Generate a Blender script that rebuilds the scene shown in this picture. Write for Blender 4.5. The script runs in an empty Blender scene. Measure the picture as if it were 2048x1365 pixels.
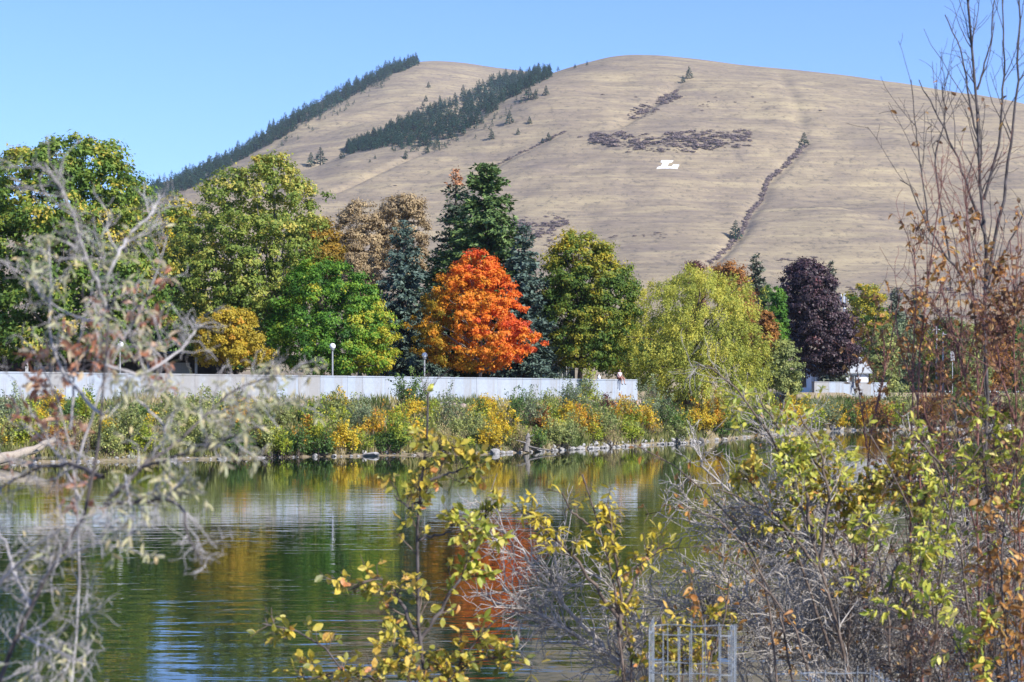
import bpy, math, random
import numpy as np
from mathutils import Vector, Matrix

scene = bpy.context.scene
COL = scene.collection
rng = np.random.default_rng(7)
random.seed(7)

# ------------------------------------------------------------------ camera
F = 3982.0            # focal length in photo pixels (2048 wide)
CX, HY = 1024.0, 793.0   # column of the view axis, row of the horizon
EYE = 4.0             # eye height above the river
cam_d = bpy.data.cameras.new('camera')
cam = bpy.data.objects.new('camera', cam_d)
COL.objects.link(cam)
cam.location = (0, 0, EYE)
cam.rotation_euler = (math.radians(90), 0, 0)
cam_d.sensor_width = 36.0
cam_d.lens = F / 2048 * 36.0
cam_d.shift_y = (HY - 682.5) / 2048
cam_d.clip_start = 0.1
cam_d.clip_end = 9000
cam_d.dof.use_dof = True
cam_d.dof.focus_distance = 170
cam_d.dof.aperture_fstop = 10.5
scene.camera = cam

# ------------------------------------------------------------------ light
SUN_AZ = math.radians(128)     # clockwise from the view axis (+Y): behind the camera, towards the east side
SUN_EL = math.radians(36)
world = bpy.data.worlds.new('World')
scene.world = world
world.use_nodes = True
wn = world.node_tree
bg = wn.nodes['Background']
sky = wn.nodes.new('ShaderNodeTexSky')
sky.sky_type = 'NISHITA'
sky.sun_disc = False
sky.sun_elevation = SUN_EL
sky.sun_rotation = SUN_AZ
sky.altitude = 1000
sky.air_density = 1.0
sky.dust_density = 0.25
sky.ozone_density = 4.0
sky_tint = wn.nodes.new('ShaderNodeMix'); sky_tint.data_type = 'RGBA'; sky_tint.blend_type = 'MULTIPLY'
sky_tint.inputs[0].default_value = 1.0
sky_tint.inputs[7].default_value = (0.71, 0.84, 1.2, 1)
wn.links.new(sky.outputs[0], sky_tint.inputs[6])
wn.links.new(sky_tint.outputs[2], bg.inputs[0])
bg.inputs[1].default_value = 0.12
sun_d = bpy.data.lights.new('sun', 'SUN')
sun_d.energy = 4.6
sun_d.angle = math.radians(0.53)
sun_d.color = (1.0, 0.95, 0.87)
sun = bpy.data.objects.new('sun', sun_d)
COL.objects.link(sun)
sdir = Vector((math.sin(SUN_AZ) * math.cos(SUN_EL), math.cos(SUN_AZ) * math.cos(SUN_EL), math.sin(SUN_EL)))
sun.rotation_euler = (-sdir).to_track_quat('-Z', 'Y').to_euler()
sun.location = sdir * 50
scene.view_settings.view_transform = 'Standard'
scene.view_settings.look = 'None'
scene.view_settings.exposure = 0.72
scene.view_settings.gamma = 1.0
scene.view_settings.use_curve_mapping = False
scene.cycles.use_denoising = True
scene.cycles.max_bounces = 6
scene.cycles.transparent_max_bounces = 4
scene.cycles.volume_bounces = 0
scene.cycles.caustics_reflective = False
scene.cycles.caustics_refractive = False

# ------------------------------------------------------------------ helpers
def at(px, py, d):
    return np.array([(px - CX) / F * d, d, EYE + (HY - py) / F * d])

def tag(o, label=None, cat=None, group=None, kind=None):
    if label: o['label'] = label
    if cat: o['category'] = cat
    if group: o['group'] = group
    if kind: o['kind'] = kind
    return o

def empty(name, loc, label=None, cat=None, group=None, kind=None):
    o = bpy.data.objects.new(name, None)
    o.empty_display_size = 0.3
    o.location = loc
    COL.objects.link(o)
    return tag(o, label, cat, group, kind)

def link(name, me, parent=None, loc=None, mat=None):
    o = bpy.data.objects.new(name, me)
    COL.objects.link(o)
    if loc is not None: o.location = loc
    if parent is not None: o.parent = parent
    if mat is not None and len(me.materials) == 0: me.materials.append(mat)
    return o

def mesh_np(name, V, Fc, mat=None, tint=None, smooth=False):
    """V (n,3), Fc (m,k) int array of tris or quads"""
    me = bpy.data.meshes.new(name)
    V = np.ascontiguousarray(V, dtype=np.float32)
    Fc = np.ascontiguousarray(Fc, dtype=np.int32)
    m, k = Fc.shape
    me.vertices.add(len(V)); me.vertices.foreach_set('co', V.ravel())
    me.loops.add(m * k); me.loops.foreach_set('vertex_index', Fc.ravel())
    me.polygons.add(m)
    me.polygons.foreach_set('loop_start', np.arange(0, m * k, k, dtype=np.int32))
    try:
        me.polygons.foreach_set('loop_total', np.full(m, k, dtype=np.int32))
    except Exception:
        pass
    me.update(calc_edges=True)
    if tint is not None:
        a = me.attributes.new('tint', 'FLOAT', 'POINT')
        a.data.foreach_set('value', np.ascontiguousarray(tint, dtype=np.float32))
    if smooth:
        me.polygons.foreach_set('use_smooth', np.ones(m, dtype=bool))
    if mat is not None: me.materials.append(mat)
    return me

class MB:
    """collects boxes, tubes ... of one mesh (tris and quads as lists)"""
    def __init__(s): s.v = []; s.f = []
    def add(s, vs, fs):
        o = len(s.v); s.v += [tuple(map(float, v)) for v in vs]; s.f += [tuple(i + o for i in f) for f in fs]
    def box(s, c, sz, rz=0.0):
        cx, cy, cz = c; a, b, h = sz[0] / 2, sz[1] / 2, sz[2] / 2
        cr, sr = math.cos(rz), math.sin(rz)
        vs = []
        for x, y, z in ((-a,-b,-h),(a,-b,-h),(a,b,-h),(-a,b,-h),(-a,-b,h),(a,-b,h),(a,b,h),(-a,b,h)):
            vs.append((cx + x*cr - y*sr, cy + x*sr + y*cr, cz + z))
        s.add(vs, [(0,3,2,1),(4,5,6,7),(0,1,5,4),(1,2,6,5),(2,3,7,6),(3,0,4,7)])
    def tube(s, p0, p1, r0, r1, n=8):
        p0 = Vector(p0); p1 = Vector(p1); t = (p1 - p0).normalized()
        a = t.orthogonal().normalized(); b = t.cross(a)
        vs = [p + (a*math.cos(2*math.pi*i/n) + b*math.sin(2*math.pi*i/n))*r for p, r in ((p0, r0), (p1, r1)) for i in range(n)]
        s.add(vs, [(i, (i+1) % n, n+(i+1) % n, n+i) for i in range(n)] + [tuple(range(n-1, -1, -1)), tuple(range(n, 2*n))])
    def lathe(s, prof, c=(0,0,0), n=14):
        vs = [(c[0]+r*math.cos(2*math.pi*i/n), c[1]+r*math.sin(2*math.pi*i/n), c[2]+z) for r, z in prof for i in range(n)]
        fs = [(k*n+i, k*n+(i+1) % n, (k+1)*n+(i+1) % n, (k+1)*n+i) for k in range(len(prof)-1) for i in range(n)]
        s.add(vs, fs)
    def mesh(s, name, mat, smooth=False):
        me = bpy.data.meshes.new(name)
        me.from_pydata(s.v, [], s.f); me.update()
        if smooth:
            for p in me.polygons: p.use_smooth = True
        if mat: me.materials.append(mat)
        return me
    def obj(s, name, mat, parent=None, loc=None, smooth=False):
        return link(name, s.mesh(name, mat, smooth), parent, loc)

def unit(a):
    return a / np.maximum(np.linalg.norm(a, axis=-1, keepdims=True), 1e-9)

# --- value noise
_perm = np.random.default_rng(3).random((64, 64, 8))
def vnoise(x, y, ch=0):
    xi = np.floor(x).astype(int); yi = np.floor(y).astype(int)
    fx = x - xi; fy = y - yi
    fx = fx*fx*(3-2*fx); fy = fy*fy*(3-2*fy)
    T = _perm[:, :, ch % 8]
    a = T[xi % 64, yi % 64]; b = T[(xi+1) % 64, yi % 64]; c = T[xi % 64, (yi+1) % 64]; d = T[(xi+1) % 64, (yi+1) % 64]
    return (a*(1-fx)+b*fx)*(1-fy) + (c*(1-fx)+d*fx)*fy - 0.5
def fbm(x, y, oct=4, ch=0):
    s = 0; a = 1.0
    for o in range(oct):
        s = s + a*vnoise(x*2**o + 17.3*o, y*2**o + 9.1*o, ch+o); a *= 0.5
    return s

# ------------------------------------------------------------------ materials
def new_mat(name):
    m = bpy.data.materials.new(name); m.use_nodes = True
    nt = m.node_tree
    for n in list(nt.nodes): nt.nodes.remove(n)
    out = nt.nodes.new('ShaderNodeOutputMaterial')
    return m, nt, out
def N(nt, typ, **kw):
    n = nt.nodes.new(typ)
    for k, v in kw.items(): setattr(n, k, v)
    return n
def ramp(nt, fac, stops, interp='LINEAR'):
    r = nt.nodes.new('ShaderNodeValToRGB'); r.color_ramp.interpolation = interp
    els = r.color_ramp.elements
    while len(els) < len(stops): els.new(0.5)
    for e, (p, c) in zip(els, stops):
        e.position = p; e.color = (c[0], c[1], c[2], 1)
    nt.links.new(fac, r.inputs[0])
    return r.outputs[0]
def noise(nt, vec, scale, detail=4, rough=0.55, dist=0.0):
    n = nt.nodes.new('ShaderNodeTexNoise')
    n.inputs['Scale'].default_value = scale; n.inputs['Detail'].default_value = detail
    n.inputs['Roughness'].default_value = rough; n.inputs['Distortion'].default_value = dist
    if vec is not None: nt.links.new(vec, n.inputs['Vector'])
    return n.outputs[0]
def mapping(nt, vec, scale=(1,1,1), rot=(0,0,0)):
    n = nt.nodes.new('ShaderNodeMapping')
    n.inputs['Scale'].default_value = scale; n.inputs['Rotation'].default_value = rot
    nt.links.new(vec, n.inputs['Vector'])
    return n.outputs[0]
def mixc(nt, fac, a, b, typ='MIX'):
    n = nt.nodes.new('ShaderNodeMix'); n.data_type = 'RGBA'; n.blend_type = typ
    for i, v in ((0, fac), (6, a), (7, b)):
        if isinstance(v, (int, float)): n.inputs[i].default_value = v
        elif isinstance(v, tuple): n.inputs[i].default_value = (*v, 1)
        else: nt.links.new(v, n.inputs[i])
    return n.outputs[2]
def mathn(nt, op, a, b=None, c=None):
    n = nt.nodes.new('ShaderNodeMath'); n.operation = op
    for i, v in ((0, a), (1, b), (2, c)):
        if v is None: continue
        if isinstance(v, (int, float)): n.inputs[i].default_value = v
        else: nt.links.new(v, n.inputs[i])
    return n.outputs[0]
def bump(nt, h, strength=0.5, dist=0.1):
    b = nt.nodes.new('ShaderNodeBump')
    b.inputs['Strength'].default_value = strength; b.inputs['Distance'].default_value = dist
    nt.links.new(h, b.inputs['Height'])
    return b.outputs[0]
def objco(nt):
    return nt.nodes.new('ShaderNodeTexCoord').outputs['Object']
def geopos(nt):
    return nt.nodes.new('ShaderNodeNewGeometry').outputs['Position']
def surf(nt, out, col, rough=0.8, normal=None, spec=0.3, metal=0.0):
    p = nt.nodes.new('ShaderNodeBsdfPrincipled')
    p.inputs['Roughness'].default_value = rough
    p.inputs['Specular IOR Level'].default_value = spec
    p.inputs['Metallic'].default_value = metal
    if isinstance(col, tuple): p.inputs['Base Color'].default_value = (*col, 1)
    else: nt.links.new(col, p.inputs['Base Color'])
    if normal is not None: nt.links.new(normal, p.inputs['Normal'])
    nt.links.new(p.outputs[0], out.inputs[0])
    return p

def leaf_mat(name, stops, trans=0.35, src='attr', rough=0.55, spec=0.25, spots=0):
    m, nt, out = new_mat(name)
    if src == 'attr':
        a = nt.nodes.new('ShaderNodeAttribute'); a.attribute_name = 'tint'; fac = a.outputs['Fac']
    else:
        fac = nt.nodes.new('ShaderNodeObjectInfo').outputs['Random']
    def vivid(c):
        l = 0.3*c[0] + 0.59*c[1] + 0.11*c[2]
        return tuple(max(0.004, l + (x - l)*1.0)*1.06 for x in c)
    col = ramp(nt, fac, [(q, vivid(c)) for q, c in stops])
    if spots:
        b1 = noise(nt, objco(nt), spots, 4, 0.6)
        col = mixc(nt, ramp(nt, b1, [(0.50, (0, 0, 0)), (0.66, (0.5, 0.5, 0.5))]), col, mixc(nt, 1.0, col, (0.45, 0.30, 0.22), 'MULTIPLY'))
        col = mixc(nt, ramp(nt, b1, [(0.30, (0.45, 0.45, 0.45)), (0.45, (0, 0, 0))]), col, (0.62, 0.55, 0.30))
    p = nt.nodes.new('ShaderNodeBsdfPrincipled')
    p.inputs['Roughness'].default_value = rough
    p.inputs['Specular IOR Level'].default_value = spec
    nt.links.new(col, p.inputs['Base Color'])
    t = nt.nodes.new('ShaderNodeBsdfTranslucent'); nt.links.new(col, t.inputs[0])
    mx = nt.nodes.new('ShaderNodeMixShader'); mx.inputs[0].default_value = trans
    nt.links.new(p.outputs[0], mx.inputs[1]); nt.links.new(t.outputs[0], mx.inputs[2])
    nt.links.new(mx.outputs[0], out.inputs[0])
    return m

def rough_mat(name, c1, c2, scale=3.0, rough=0.85, bstr=0.4, bdist=0.03, sc=(1,1,1)):
    m, nt, out = new_mat(name)
    v = mapping(nt, objco(nt), sc)
    n = noise(nt, v, scale, 6, 0.6)
    col = ramp(nt, n, [(0.3, c1), (0.7, c2)])
    surf(nt, out, col, rough, bump(nt, n, bstr, bdist), 0.2)
    return m

M_bark = rough_mat('bark_brown', (0.05, 0.038, 0.028), (0.16, 0.125, 0.10), 5, sc=(3, 3, 0.6))
M_barkgrey = rough_mat('bark_grey', (0.10, 0.09, 0.08), (0.30, 0.27, 0.24), 5, sc=(3, 3, 0.6))
M_twig_grey = rough_mat('twig_grey', (0.125, 0.108, 0.092), (0.60, 0.55, 0.495), 14, bdist=0.004)
M_twig_silver = rough_mat('twig_silver', (0.20, 0.185, 0.18), (0.52, 0.49, 0.475), 20, bdist=0.004)
M_twig_dark = rough_mat('twig_dark', (0.035, 0.03, 0.03), (0.15, 0.13, 0.125), 22, bdist=0.004)
M_twig_red = rough_mat('twig_red', (0.11, 0.05, 0.042), (0.30, 0.155, 0.13), 22, bdist=0.003)
M_twig_brown = rough_mat('twig_brown', (0.06, 0.045, 0.035), (0.21, 0.16, 0.13), 22, bdist=0.004)
M_wood = rough_mat('weathered_wood', (0.20, 0.16, 0.12), (0.50, 0.43, 0.35), 6, sc=(1, 6, 6))
M_rockpale = rough_mat('rock_pale', (0.16, 0.15, 0.14), (0.44, 0.425, 0.41), 2.2, bdist=0.06)
M_rockpink = rough_mat('rock_pink', (0.24, 0.17, 0.145), (0.50, 0.38, 0.34), 2.2, bdist=0.06)
M_rockdark = rough_mat('rock_dark', (0.07, 0.068, 0.065), (0.20, 0.19, 0.185), 2.2, bdist=0.06)

# ------------------------------------------------------------------ far side ground and hill
def interp(x, pts):
    xs, ys = zip(*pts); return np.interp(x, xs, ys)
SHORE = [(-900, 104), (-300, 112), (0, 118), (300, 124), (600, 130.6), (1000, 138.5), (1200, 153), (1400, 173), (1560, 208), (1680, 231), (2048, 257), (2900, 290)]
WALL = [(-900, 124), (0, 141.5), (660, 157), (1270, 174), (1400, 195), (1600, 242), (1755, 252), (2048, 278), (2900, 320)]
def shore_y(u):
    return interp(u, SHORE) + 1.1*fbm(np.asarray(u)/55.0, np.asarray(u)*0 + 3.3, 3)
def wall_y(u): return interp(u, WALL)
def uy(x, y): return CX + F*x/y
def bank_z(u, y):
    s = shore_y(u); w = wall_y(u)
    t = (y - s)/(w - s)
    x = (u - CX)/F*y
    up = np.where(t < 0, t*2.5, 3.55*np.clip(t, 0, 1)**0.8)
    z = np.where(y > w + 0.4, 4.45 + np.clip(y - w - 30, 0, None)*0.006, up)
    return z + 0.28*fbm(x/2.5, y/2.5, 3)*np.clip(t*5, 0.15, 1)*np.where(y > w, 0.3, 1)

SKY_F = [(-300, 470), (200, 450), (330, 415), (450, 388), (520, 372), (601, 349), (694, 313), (773, 290), (850, 272), (920, 245), (990, 203), (1050, 170), (1100, 148),
         (1140, 135), (1180, 124), (1220, 114), (1260, 110), (1320, 111), (1400, 119), (1480, 130), (1600, 141), (1700, 152), (1800, 167), (1900, 184), (2000, 201), (2100, 222), (2300, 270), (2900, 430)]
SKY_B = [(-900, 560), (-300, 500), (100, 440), (250, 398), (300, 376), (400, 342), (470, 308), (540, 263), (600, 226), (660, 196), (720, 165), (780, 139), (840, 123),
         (880, 122), (930, 126), (980, 134), (1030, 140), (1100, 150), (1300, 190), (2900, 420)]
def smoothpts(pts):
    xs = np.arange(-900, 2901, 4.0); ys = interp(xs, pts)
    k = np.ones(9)/9; ys = np.convolve(np.pad(ys, 4, mode='edge'), k, 'valid')
    return xs, ys
_fx, _fy = smoothpts(SKY_F); _bx, _by = smoothpts(SKY_B)
DF = [(-900, 1700), (300, 1850), (600, 2050), (1000, 2350), (1250, 2500), (1700, 2450), (2050, 2350), (2900, 2000)]
DB = [(-900, 2600), (250, 2700), (600, 3000), (900, 3350), (1300, 3500), (2900, 3300)]
DBASE = [(-900, 1050), (1000, 1150), (1600, 1150), (2900, 1000)]
GULLY = [([(1556, 140), (1590, 205), (1612, 278)], 14, 2.2),
         ([(1612, 270), (1600, 300), (1560, 340), (1530, 365), (1522, 400), (1495, 430), (1485, 460), (1450, 500), (1415, 532), (1390, 575)], 17, 3.6),
         ([(1135, 262), (1085, 285), (1030, 310), (985, 335), (930, 372)], 10, 2.6),
         ([(860, 300), (800, 322), (740, 350), (690, 374), (640, 396)], 9, 5.0),
         ([(1360, 160), (1320, 195), (1270, 230), (1215, 262)], 16, 5.0)]

def hill_z(u, d):
    u = np.asarray(u, float); d = np.asarray(d, float)
    x = (u - CX)/F*d
    zg = 4.6 + np.interp(d, [0, 330, 700, 1150, 1400], [0, 0.0, 22, 52, 60]) + 1.5*fbm(x/60, d/60, 3)*np.clip((d - 330)/300, 0, 1)
    d0 = interp(u, DBASE)
    def slope(ec, d1, ch):
        t = (d - d0)/(d1 - d0)
        eb = (HY - 600.0)/F
        tt = np.clip(t, 0, 1)
        G = 0.55*tt*(2 - tt) + 0.45*(tt*tt*(3 - 2*tt))
        e = eb + (ec - eb)*G
        e = np.where(t > 1, ec - 0.25*np.clip(t - 1, 0, 9)**2 - 0.02*np.clip(t-1, 0, 9), e)
        z = EYE + d*e
        z = np.where(t < 0, EYE + d*eb - (d0 - d)*0.3, z)
        lump = np.clip(4*tt*(1 - tt), 0, 1)*np.where(t > 1, 0, 1)
        z = z + lump*(36*fbm(x/420 + 3, d/420, 2, ch) + 15*fbm(x/130, d/130, 3, ch+2) + 2.4*fbm(x/26, d/26, 3, ch+3))
        return z
    ecf = (HY - np.interp(u, _fx, _fy))/F
    ecb = (HY - np.interp(u, _bx, _by))/F
    zf = slope(ecf, interp(u, DF), 1)
    py = HY - (zf - EYE)/d*F
    for pts, w, dep in GULLY:
        xs = np.array([p[0] for p in pts]); ys = np.array([p[1] for p in pts])
        ug = np.interp(py, ys, xs)
        fade = np.clip((py - ys[0])/15, 0, 1)*np.clip((ys[-1] - py)/15, 0, 1)
        zf = zf - dep*np.exp(-((u - ug)/w)**2)*fade
    zb = slope(ecb, interp(u, DB), 4)
    return np.maximum(np.maximum(zf, zb), zg)

_dd = np.concatenate([np.linspace(340, 1050, 80), np.linspace(1056, 2620, 520), np.linspace(2630, 3700, 220)])
def hill_point(px, py):
    """first point of the hillside seen along the photo direction (px, py)"""
    z = hill_z(np.full_like(_dd, px), _dd)
    e = HY - (z - EYE)/_dd*F
    k = np.nonzero(e <= py)[0]
    if len(k) == 0:
        k0 = int(np.argmin(e))
    else:
        k0 = int(k[0])
    d = _dd[k0]
    if len(k) and k0 > 0:
        a, b = e[k0-1], e[k0]
        d = _dd[k0-1] + (_dd[k0] - _dd[k0-1])*np.clip((a - py)/(a - b + 1e-9), 0, 1)
    return np.array([(px - CX)/F*d, d, float(hill_z(np.array([px]), np.array([d]))[0])])

def grid_mesh(name, U, D, Z, mat, smooth=True):
    nu, nd = U.shape
    V = np.stack([(U - CX)/F*D, D, Z], -1).reshape(-1, 3)
    i = np.arange(nu-1)[:, None]*nd + np.arange(nd-1)[None, :]
    Fc = np.stack([i, i+nd, i+nd+1, i+1], -1).reshape(-1, 4)
    return mesh_np(name, V, Fc, mat, smooth=smooth)

# dry grass hillside
def hill_material():
    m, nt, out = new_mat('dry_grass_hill')
    pos = geopos(nt)
    big = noise(nt, mapping(nt, pos, (0.004, 0.004, 0.008)), 1.0, 5, 0.6)
    terr = noise(nt, mapping(nt, pos, (0.006, 0.006, 0.16)), 1.0, 6, 0.66, 0.35)
    terr2 = noise(nt, mapping(nt, pos, (0.02, 0.012, 0.35)), 1.0, 5, 0.7, 0.2)
    fine = noise(nt, mapping(nt, pos, (0.180, 0.086, 0.252)), 1.0, 6, 0.75)
    mid = noise(nt, mapping(nt, pos, (0.016, 0.016, 0.03)), 1.0, 6, 0.65, 0.6)
    a = ramp(nt, big, [(0.34, (0.201, 0.155, 0.120)), (0.5, (0.274, 0.213, 0.151)), (0.66, (0.365, 0.288, 0.174))])
    b = ramp(nt, terr, [(0.38, (0.164, 0.137, 0.108)), (0.5, (0.274, 0.218, 0.153)), (0.64, (0.449, 0.367, 0.208))])
    c = mixc(nt, 0.5, a, b)
    c = mixc(nt, 0.4, c, ramp(nt, terr2, [(0.36, (0.177, 0.144, 0.113)), (0.62, (0.420, 0.342, 0.203))]))
    c = mixc(nt, ramp(nt, mid, [(0.36, (0.5, 0.5, 0.5)), (0.52, (0, 0, 0))]), c, (0.181, 0.147, 0.126))
    c = mixc(nt, ramp(nt, mid, [(0.56, (0, 0, 0)), (0.74, (0.5, 0.5, 0.5))]), c, (0.486, 0.395, 0.226))
    c = mixc(nt, ramp(nt, fine, [(0.36, (0.8, 0.8, 0.8)), (0.47, (0, 0, 0))]), c, (0.128, 0.111, 0.087))
    c = mixc(nt, ramp(nt, fine, [(0.58, (0, 0, 0)), (0.75, (0.4, 0.4, 0.4))]), c, (0.521, 0.441, 0.266))
    h = mathn(nt, 'ADD', terr, mathn(nt, 'MULTIPLY', fine, 0.6))
    surf(nt, out, c, 0.95, bump(nt, h, 0.45, 2.0), 0.05)
    return m
M_hill = hill_material()
uu = np.arange(-900, 2901, 5.0)
rows = np.concatenate([np.linspace(335, 1040, 50), np.linspace(1050, 2600, 270), np.linspace(2612, 3700, 110), np.linspace(3750, 4600, 12)])
U, D = np.meshgrid(uu, rows, indexing='ij')
hill = link('mountain', grid_mesh('mountain', U, D, hill_z(U, D), M_hill))
tag(hill, 'broad dry grass mountain with two rounded summits behind the town', None, None, 'structure')

def bank_material():
    m, nt, out = new_mat('bank_soil')
    pos = geopos(nt)
    n1 = noise(nt, pos, 0.35, 5); n2 = noise(nt, pos, 2.6, 6, 0.7)
    a = ramp(nt, n1, [(0.35, (0.115, 0.10, 0.05)), (0.52, (0.24, 0.19, 0.115)), (0.68, (0.16, 0.15, 0.06))])
    c = mixc(nt, ramp(nt, n2, [(0.42, (0, 0, 0)), (0.62, (0.75, 0.75, 0.75))]), a, (0.33, 0.275, 0.22))
    surf(nt, out, c, 0.95, bump(nt, n2, 0.8, 0.15), 0.1)
    return m
M_bank = bank_material()
M_lawn = rough_mat('park_lawn', (0.045, 0.07, 0.02), (0.13, 0.13, 0.05), 1.5)
tt = np.concatenate([np.linspace(-0.5, 1.0, 46), np.linspace(1.02, 1.9, 24), np.linspace(2.2, 11, 20)])
ub = np.arange(-900, 2901, 8.0)
U2 = np.repeat(ub[:, None], len(tt), 1)
S2 = shore_y(ub)[:, None]; W2 = wall_y(ub)[:, None]
D2 = S2 + (W2 - S2)*tt[None, :]
D2 = np.minimum(D2, 345 + 0.02*tt[None, :])
far_bank = link('far_riverbank', grid_mesh('far_riverbank', U2, D2, bank_z(U2, D2), M_bank))
tag(far_bank, 'sloping far riverbank rising to the concrete wall', None, None, 'structure')

def bank_point(px, py):
    """point of the far bank seen at (px, py)"""
    y = np.linspace(float(shore_y(np.array([px]))[0]) - 0.5, float(wall_y(np.array([px]))[0]) + 0.3, 200)
    z = bank_z(np.full_like(y, px), y)
    e = HY - (z - EYE)/y*F
    k = np.nonzero(e <= py)[0]
    k0 = int(k[0]) if len(k) else len(y) - 1
    return np.array([(px - CX)/F*y[k0], y[k0], z[k0]])
def ground_at(x, y):
    return float(bank_z(np.array([uy(x, y)]), np.array([y]))[0])

# near bank on which the photographer and the shrubs stand
def near_z(x, y):
    return np.interp(y, [-14, 3.5, 13.5, 18], [2.4, 2.4, -0.05, -1.2]) + 0.12*fbm(x/1.3 + 5, y/1.3 + 8, 3)
gx, gy = np.meshgrid(np.linspace(-30, 30, 110), np.linspace(-14, 18, 64), indexing='ij')
Vn = np.stack([gx, gy, near_z(gx, gy)], -1).reshape(-1, 3)
ii = np.arange(109)[:, None]*64 + np.arange(63)[None, :]
nb = link('near_riverbank', mesh_np('near_riverbank', Vn, np.stack([ii, ii+64, ii+65, ii+1], -1).reshape(-1, 4), M_bank, smooth=True))
tag(nb, 'near riverbank sloping down into the water', None, None, 'structure')

# river
def water_material():
    m, nt, out = new_mat('river_water')
    pos = geopos(nt)
    w1 = noise(nt, mapping(nt, pos, (0.30, 0.95, 1.0), (0, 0, 0.12)), 1.0, 3, 0.45, 0.5)
    w2 = noise(nt, mapping(nt, pos, (1.3, 3.4, 1.0), (0, 0, -0.15)), 1.0, 2, 0.5, 0.2)
    patch = noise(nt, mapping(nt, pos, (0.018, 0.045, 1.0)), 1.0, 3, 0.5)
    amp = ramp(nt, patch, [(0.40, (0.3, 0.3, 0.3)), (0.60, (1.25, 1.25, 1.25))])
    h = mathn(nt, 'ADD', w1, mathn(nt, 'MULTIPLY', w2, 0.26))
    h = mathn(nt, 'MULTIPLY', h, amp)
    sep = nt.nodes.new('ShaderNodeSeparateXYZ'); nt.links.new(pos, sep.inputs[0])
    mr = nt.nodes.new('ShaderNodeMapRange'); mr.inputs['From Min'].default_value = 28; mr.inputs['From Max'].default_value = 105
    mr.inputs['To Min'].default_value = 1.9; mr.inputs['To Max'].default_value = 0.42
    nt.links.new(sep.outputs['Y'], mr.inputs['Value'])
    h = mathn(nt, 'MULTIPLY', h, mr.outputs[0])
    p = surf(nt, out, (0.012, 0.024, 0.011), 0.02, bump(nt, h, 1.0, 0.0105), 0.5)
    p.inputs['IOR'].default_value = 1.333
    return m
M_water = water_material()
wx = np.linspace(-260, 330, 60); wy = np.linspace(6, 330, 60)
WX, WY = np.meshgrid(wx, wy, indexing='ij')
ii = np.arange(59)[:, None]*60 + np.arange(59)[None, :]
river = link('river', mesh_np('river', np.stack([WX, WY, 0*WX], -1).reshape(-1, 3), np.stack([ii, ii+60, ii+61, ii+1], -1).reshape(-1, 4), M_water, smooth=True))
tag(river, 'calm green river with light ripples', None, None, 'structure')

# thin autumn air between the camera and the hill
def build_haze():
    m = bpy.data.materials.new('air_haze'); m.use_nodes = True
    nt = m.node_tree
    for n in list(nt.nodes): nt.nodes.remove(n)
    out = nt.nodes.new('ShaderNodeOutputMaterial'); v = nt.nodes.new('ShaderNodeVolumePrincipled')
    v.inputs['Color'].default_value = (0.78, 0.87, 1.0, 1); v.inputs['Density'].default_value = HAZE; v.inputs['Anisotropy'].default_value = 0.1
    nt.links.new(v.outputs[0], out.inputs['Volume'])
    mb = MB(); mb.box((0, 2330, 280), (6400, 4800, 565))
    tag(mb.obj('haze', m), 'thin pale blue haze in front of the far mountain', None, None, 'stuff')
HAZE = 0.000048
build_haze()

# ------------------------------------------------------------------ concrete flood wall
def wall_material(name, c1, c2, stain):
    m, nt, out = new_mat(name)
    pos = objco(nt)
    st = noise(nt, mapping(nt, pos, (2.2, 2.2, 0.16)), 1.0, 6, 0.65)
    fn = noise(nt, pos, 3.0, 6, 0.6)
    c = ramp(nt, fn, [(0.3, c1), (0.7, c2)])
    c = mixc(nt, ramp(nt, st, [(0.56 - stain, (0, 0, 0)), (0.72 - stain, (0.8, 0.8, 0.8))]), c, (0.30, 0.29, 0.28))
    surf(nt, out, c, 0.85, bump(nt, fn, 0.25, 0.02), 0.2)
    return m
M_wall = [wall_material('concrete_pale', (0.315, 0.36, 0.42), (0.375, 0.42, 0.48), 0.05),
          wall_material('concrete_white', (0.335, 0.375, 0.43), (0.395, 0.435, 0.49), 0.02),
          wall_material('concrete_stained', (0.27, 0.275, 0.28), (0.38, 0.395, 0.41), 0.14)]

def build_wall(name, label, p0, p1, ztop0, ztop1, zbot, n, stained, thick=0.45):
    p0 = np.array(p0); p1 = np.array(p1)
    root = empty(name, (*p0, zbot), label, 'wall')
    ang = math.atan2(p1[1]-p0[1], p1[0]-p0[0])
    L = np.linalg.norm(p1 - p0)
    cuts = np.linspace(0, 1, n+1); cuts[1:-1] += rng.uniform(-0.22, 0.22, n-1)/n
    for k in range(n):
        a, b = cuts[k], cuts[k+1]
        w = (b - a)*L - 0.016
        za = ztop0 + (ztop1 - ztop0)*(a + b)/2 - rng.uniform(0, 0.02)
        c = p0 + (p1 - p0)*(a + b)/2
        mb = MB()
        h = za - 0.001 - zbot
        off = rng.uniform(-0.005, 0.005)
        mb.box((0, off, h/2), (w, thick, h))
        mb.box((0, off, h + 0.05), (w, thick + 0.08, 0.10))
        u = uy(*c)
        m = M_wall[2] if stained(u) else M_wall[int(rng.random() < 0.45)]
        o = mb.obj('panel', m, root, (c[0]-p0[0], c[1]-p0[1], 0))
        o.rotation_euler.z = ang
    mb = MB(); c = (p0 + p1)/2
    mb.box((0, 0.06, (min(ztop0, ztop1) - 0.12 - zbot)/2), (L, thick - 0.16, min(ztop0, ztop1) - 0.12 - zbot))
    o = mb.obj('wall_core', M_wall[2], root, (c[0]-p0[0], c[1]-p0[1], 0)); o.rotation_euler.z = ang
    return root
def wxy(u, extra=0.0):
    y = float(wall_y(np.array([u]))[0]) + extra
    return ((u - CX)/F*y, y)
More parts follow.
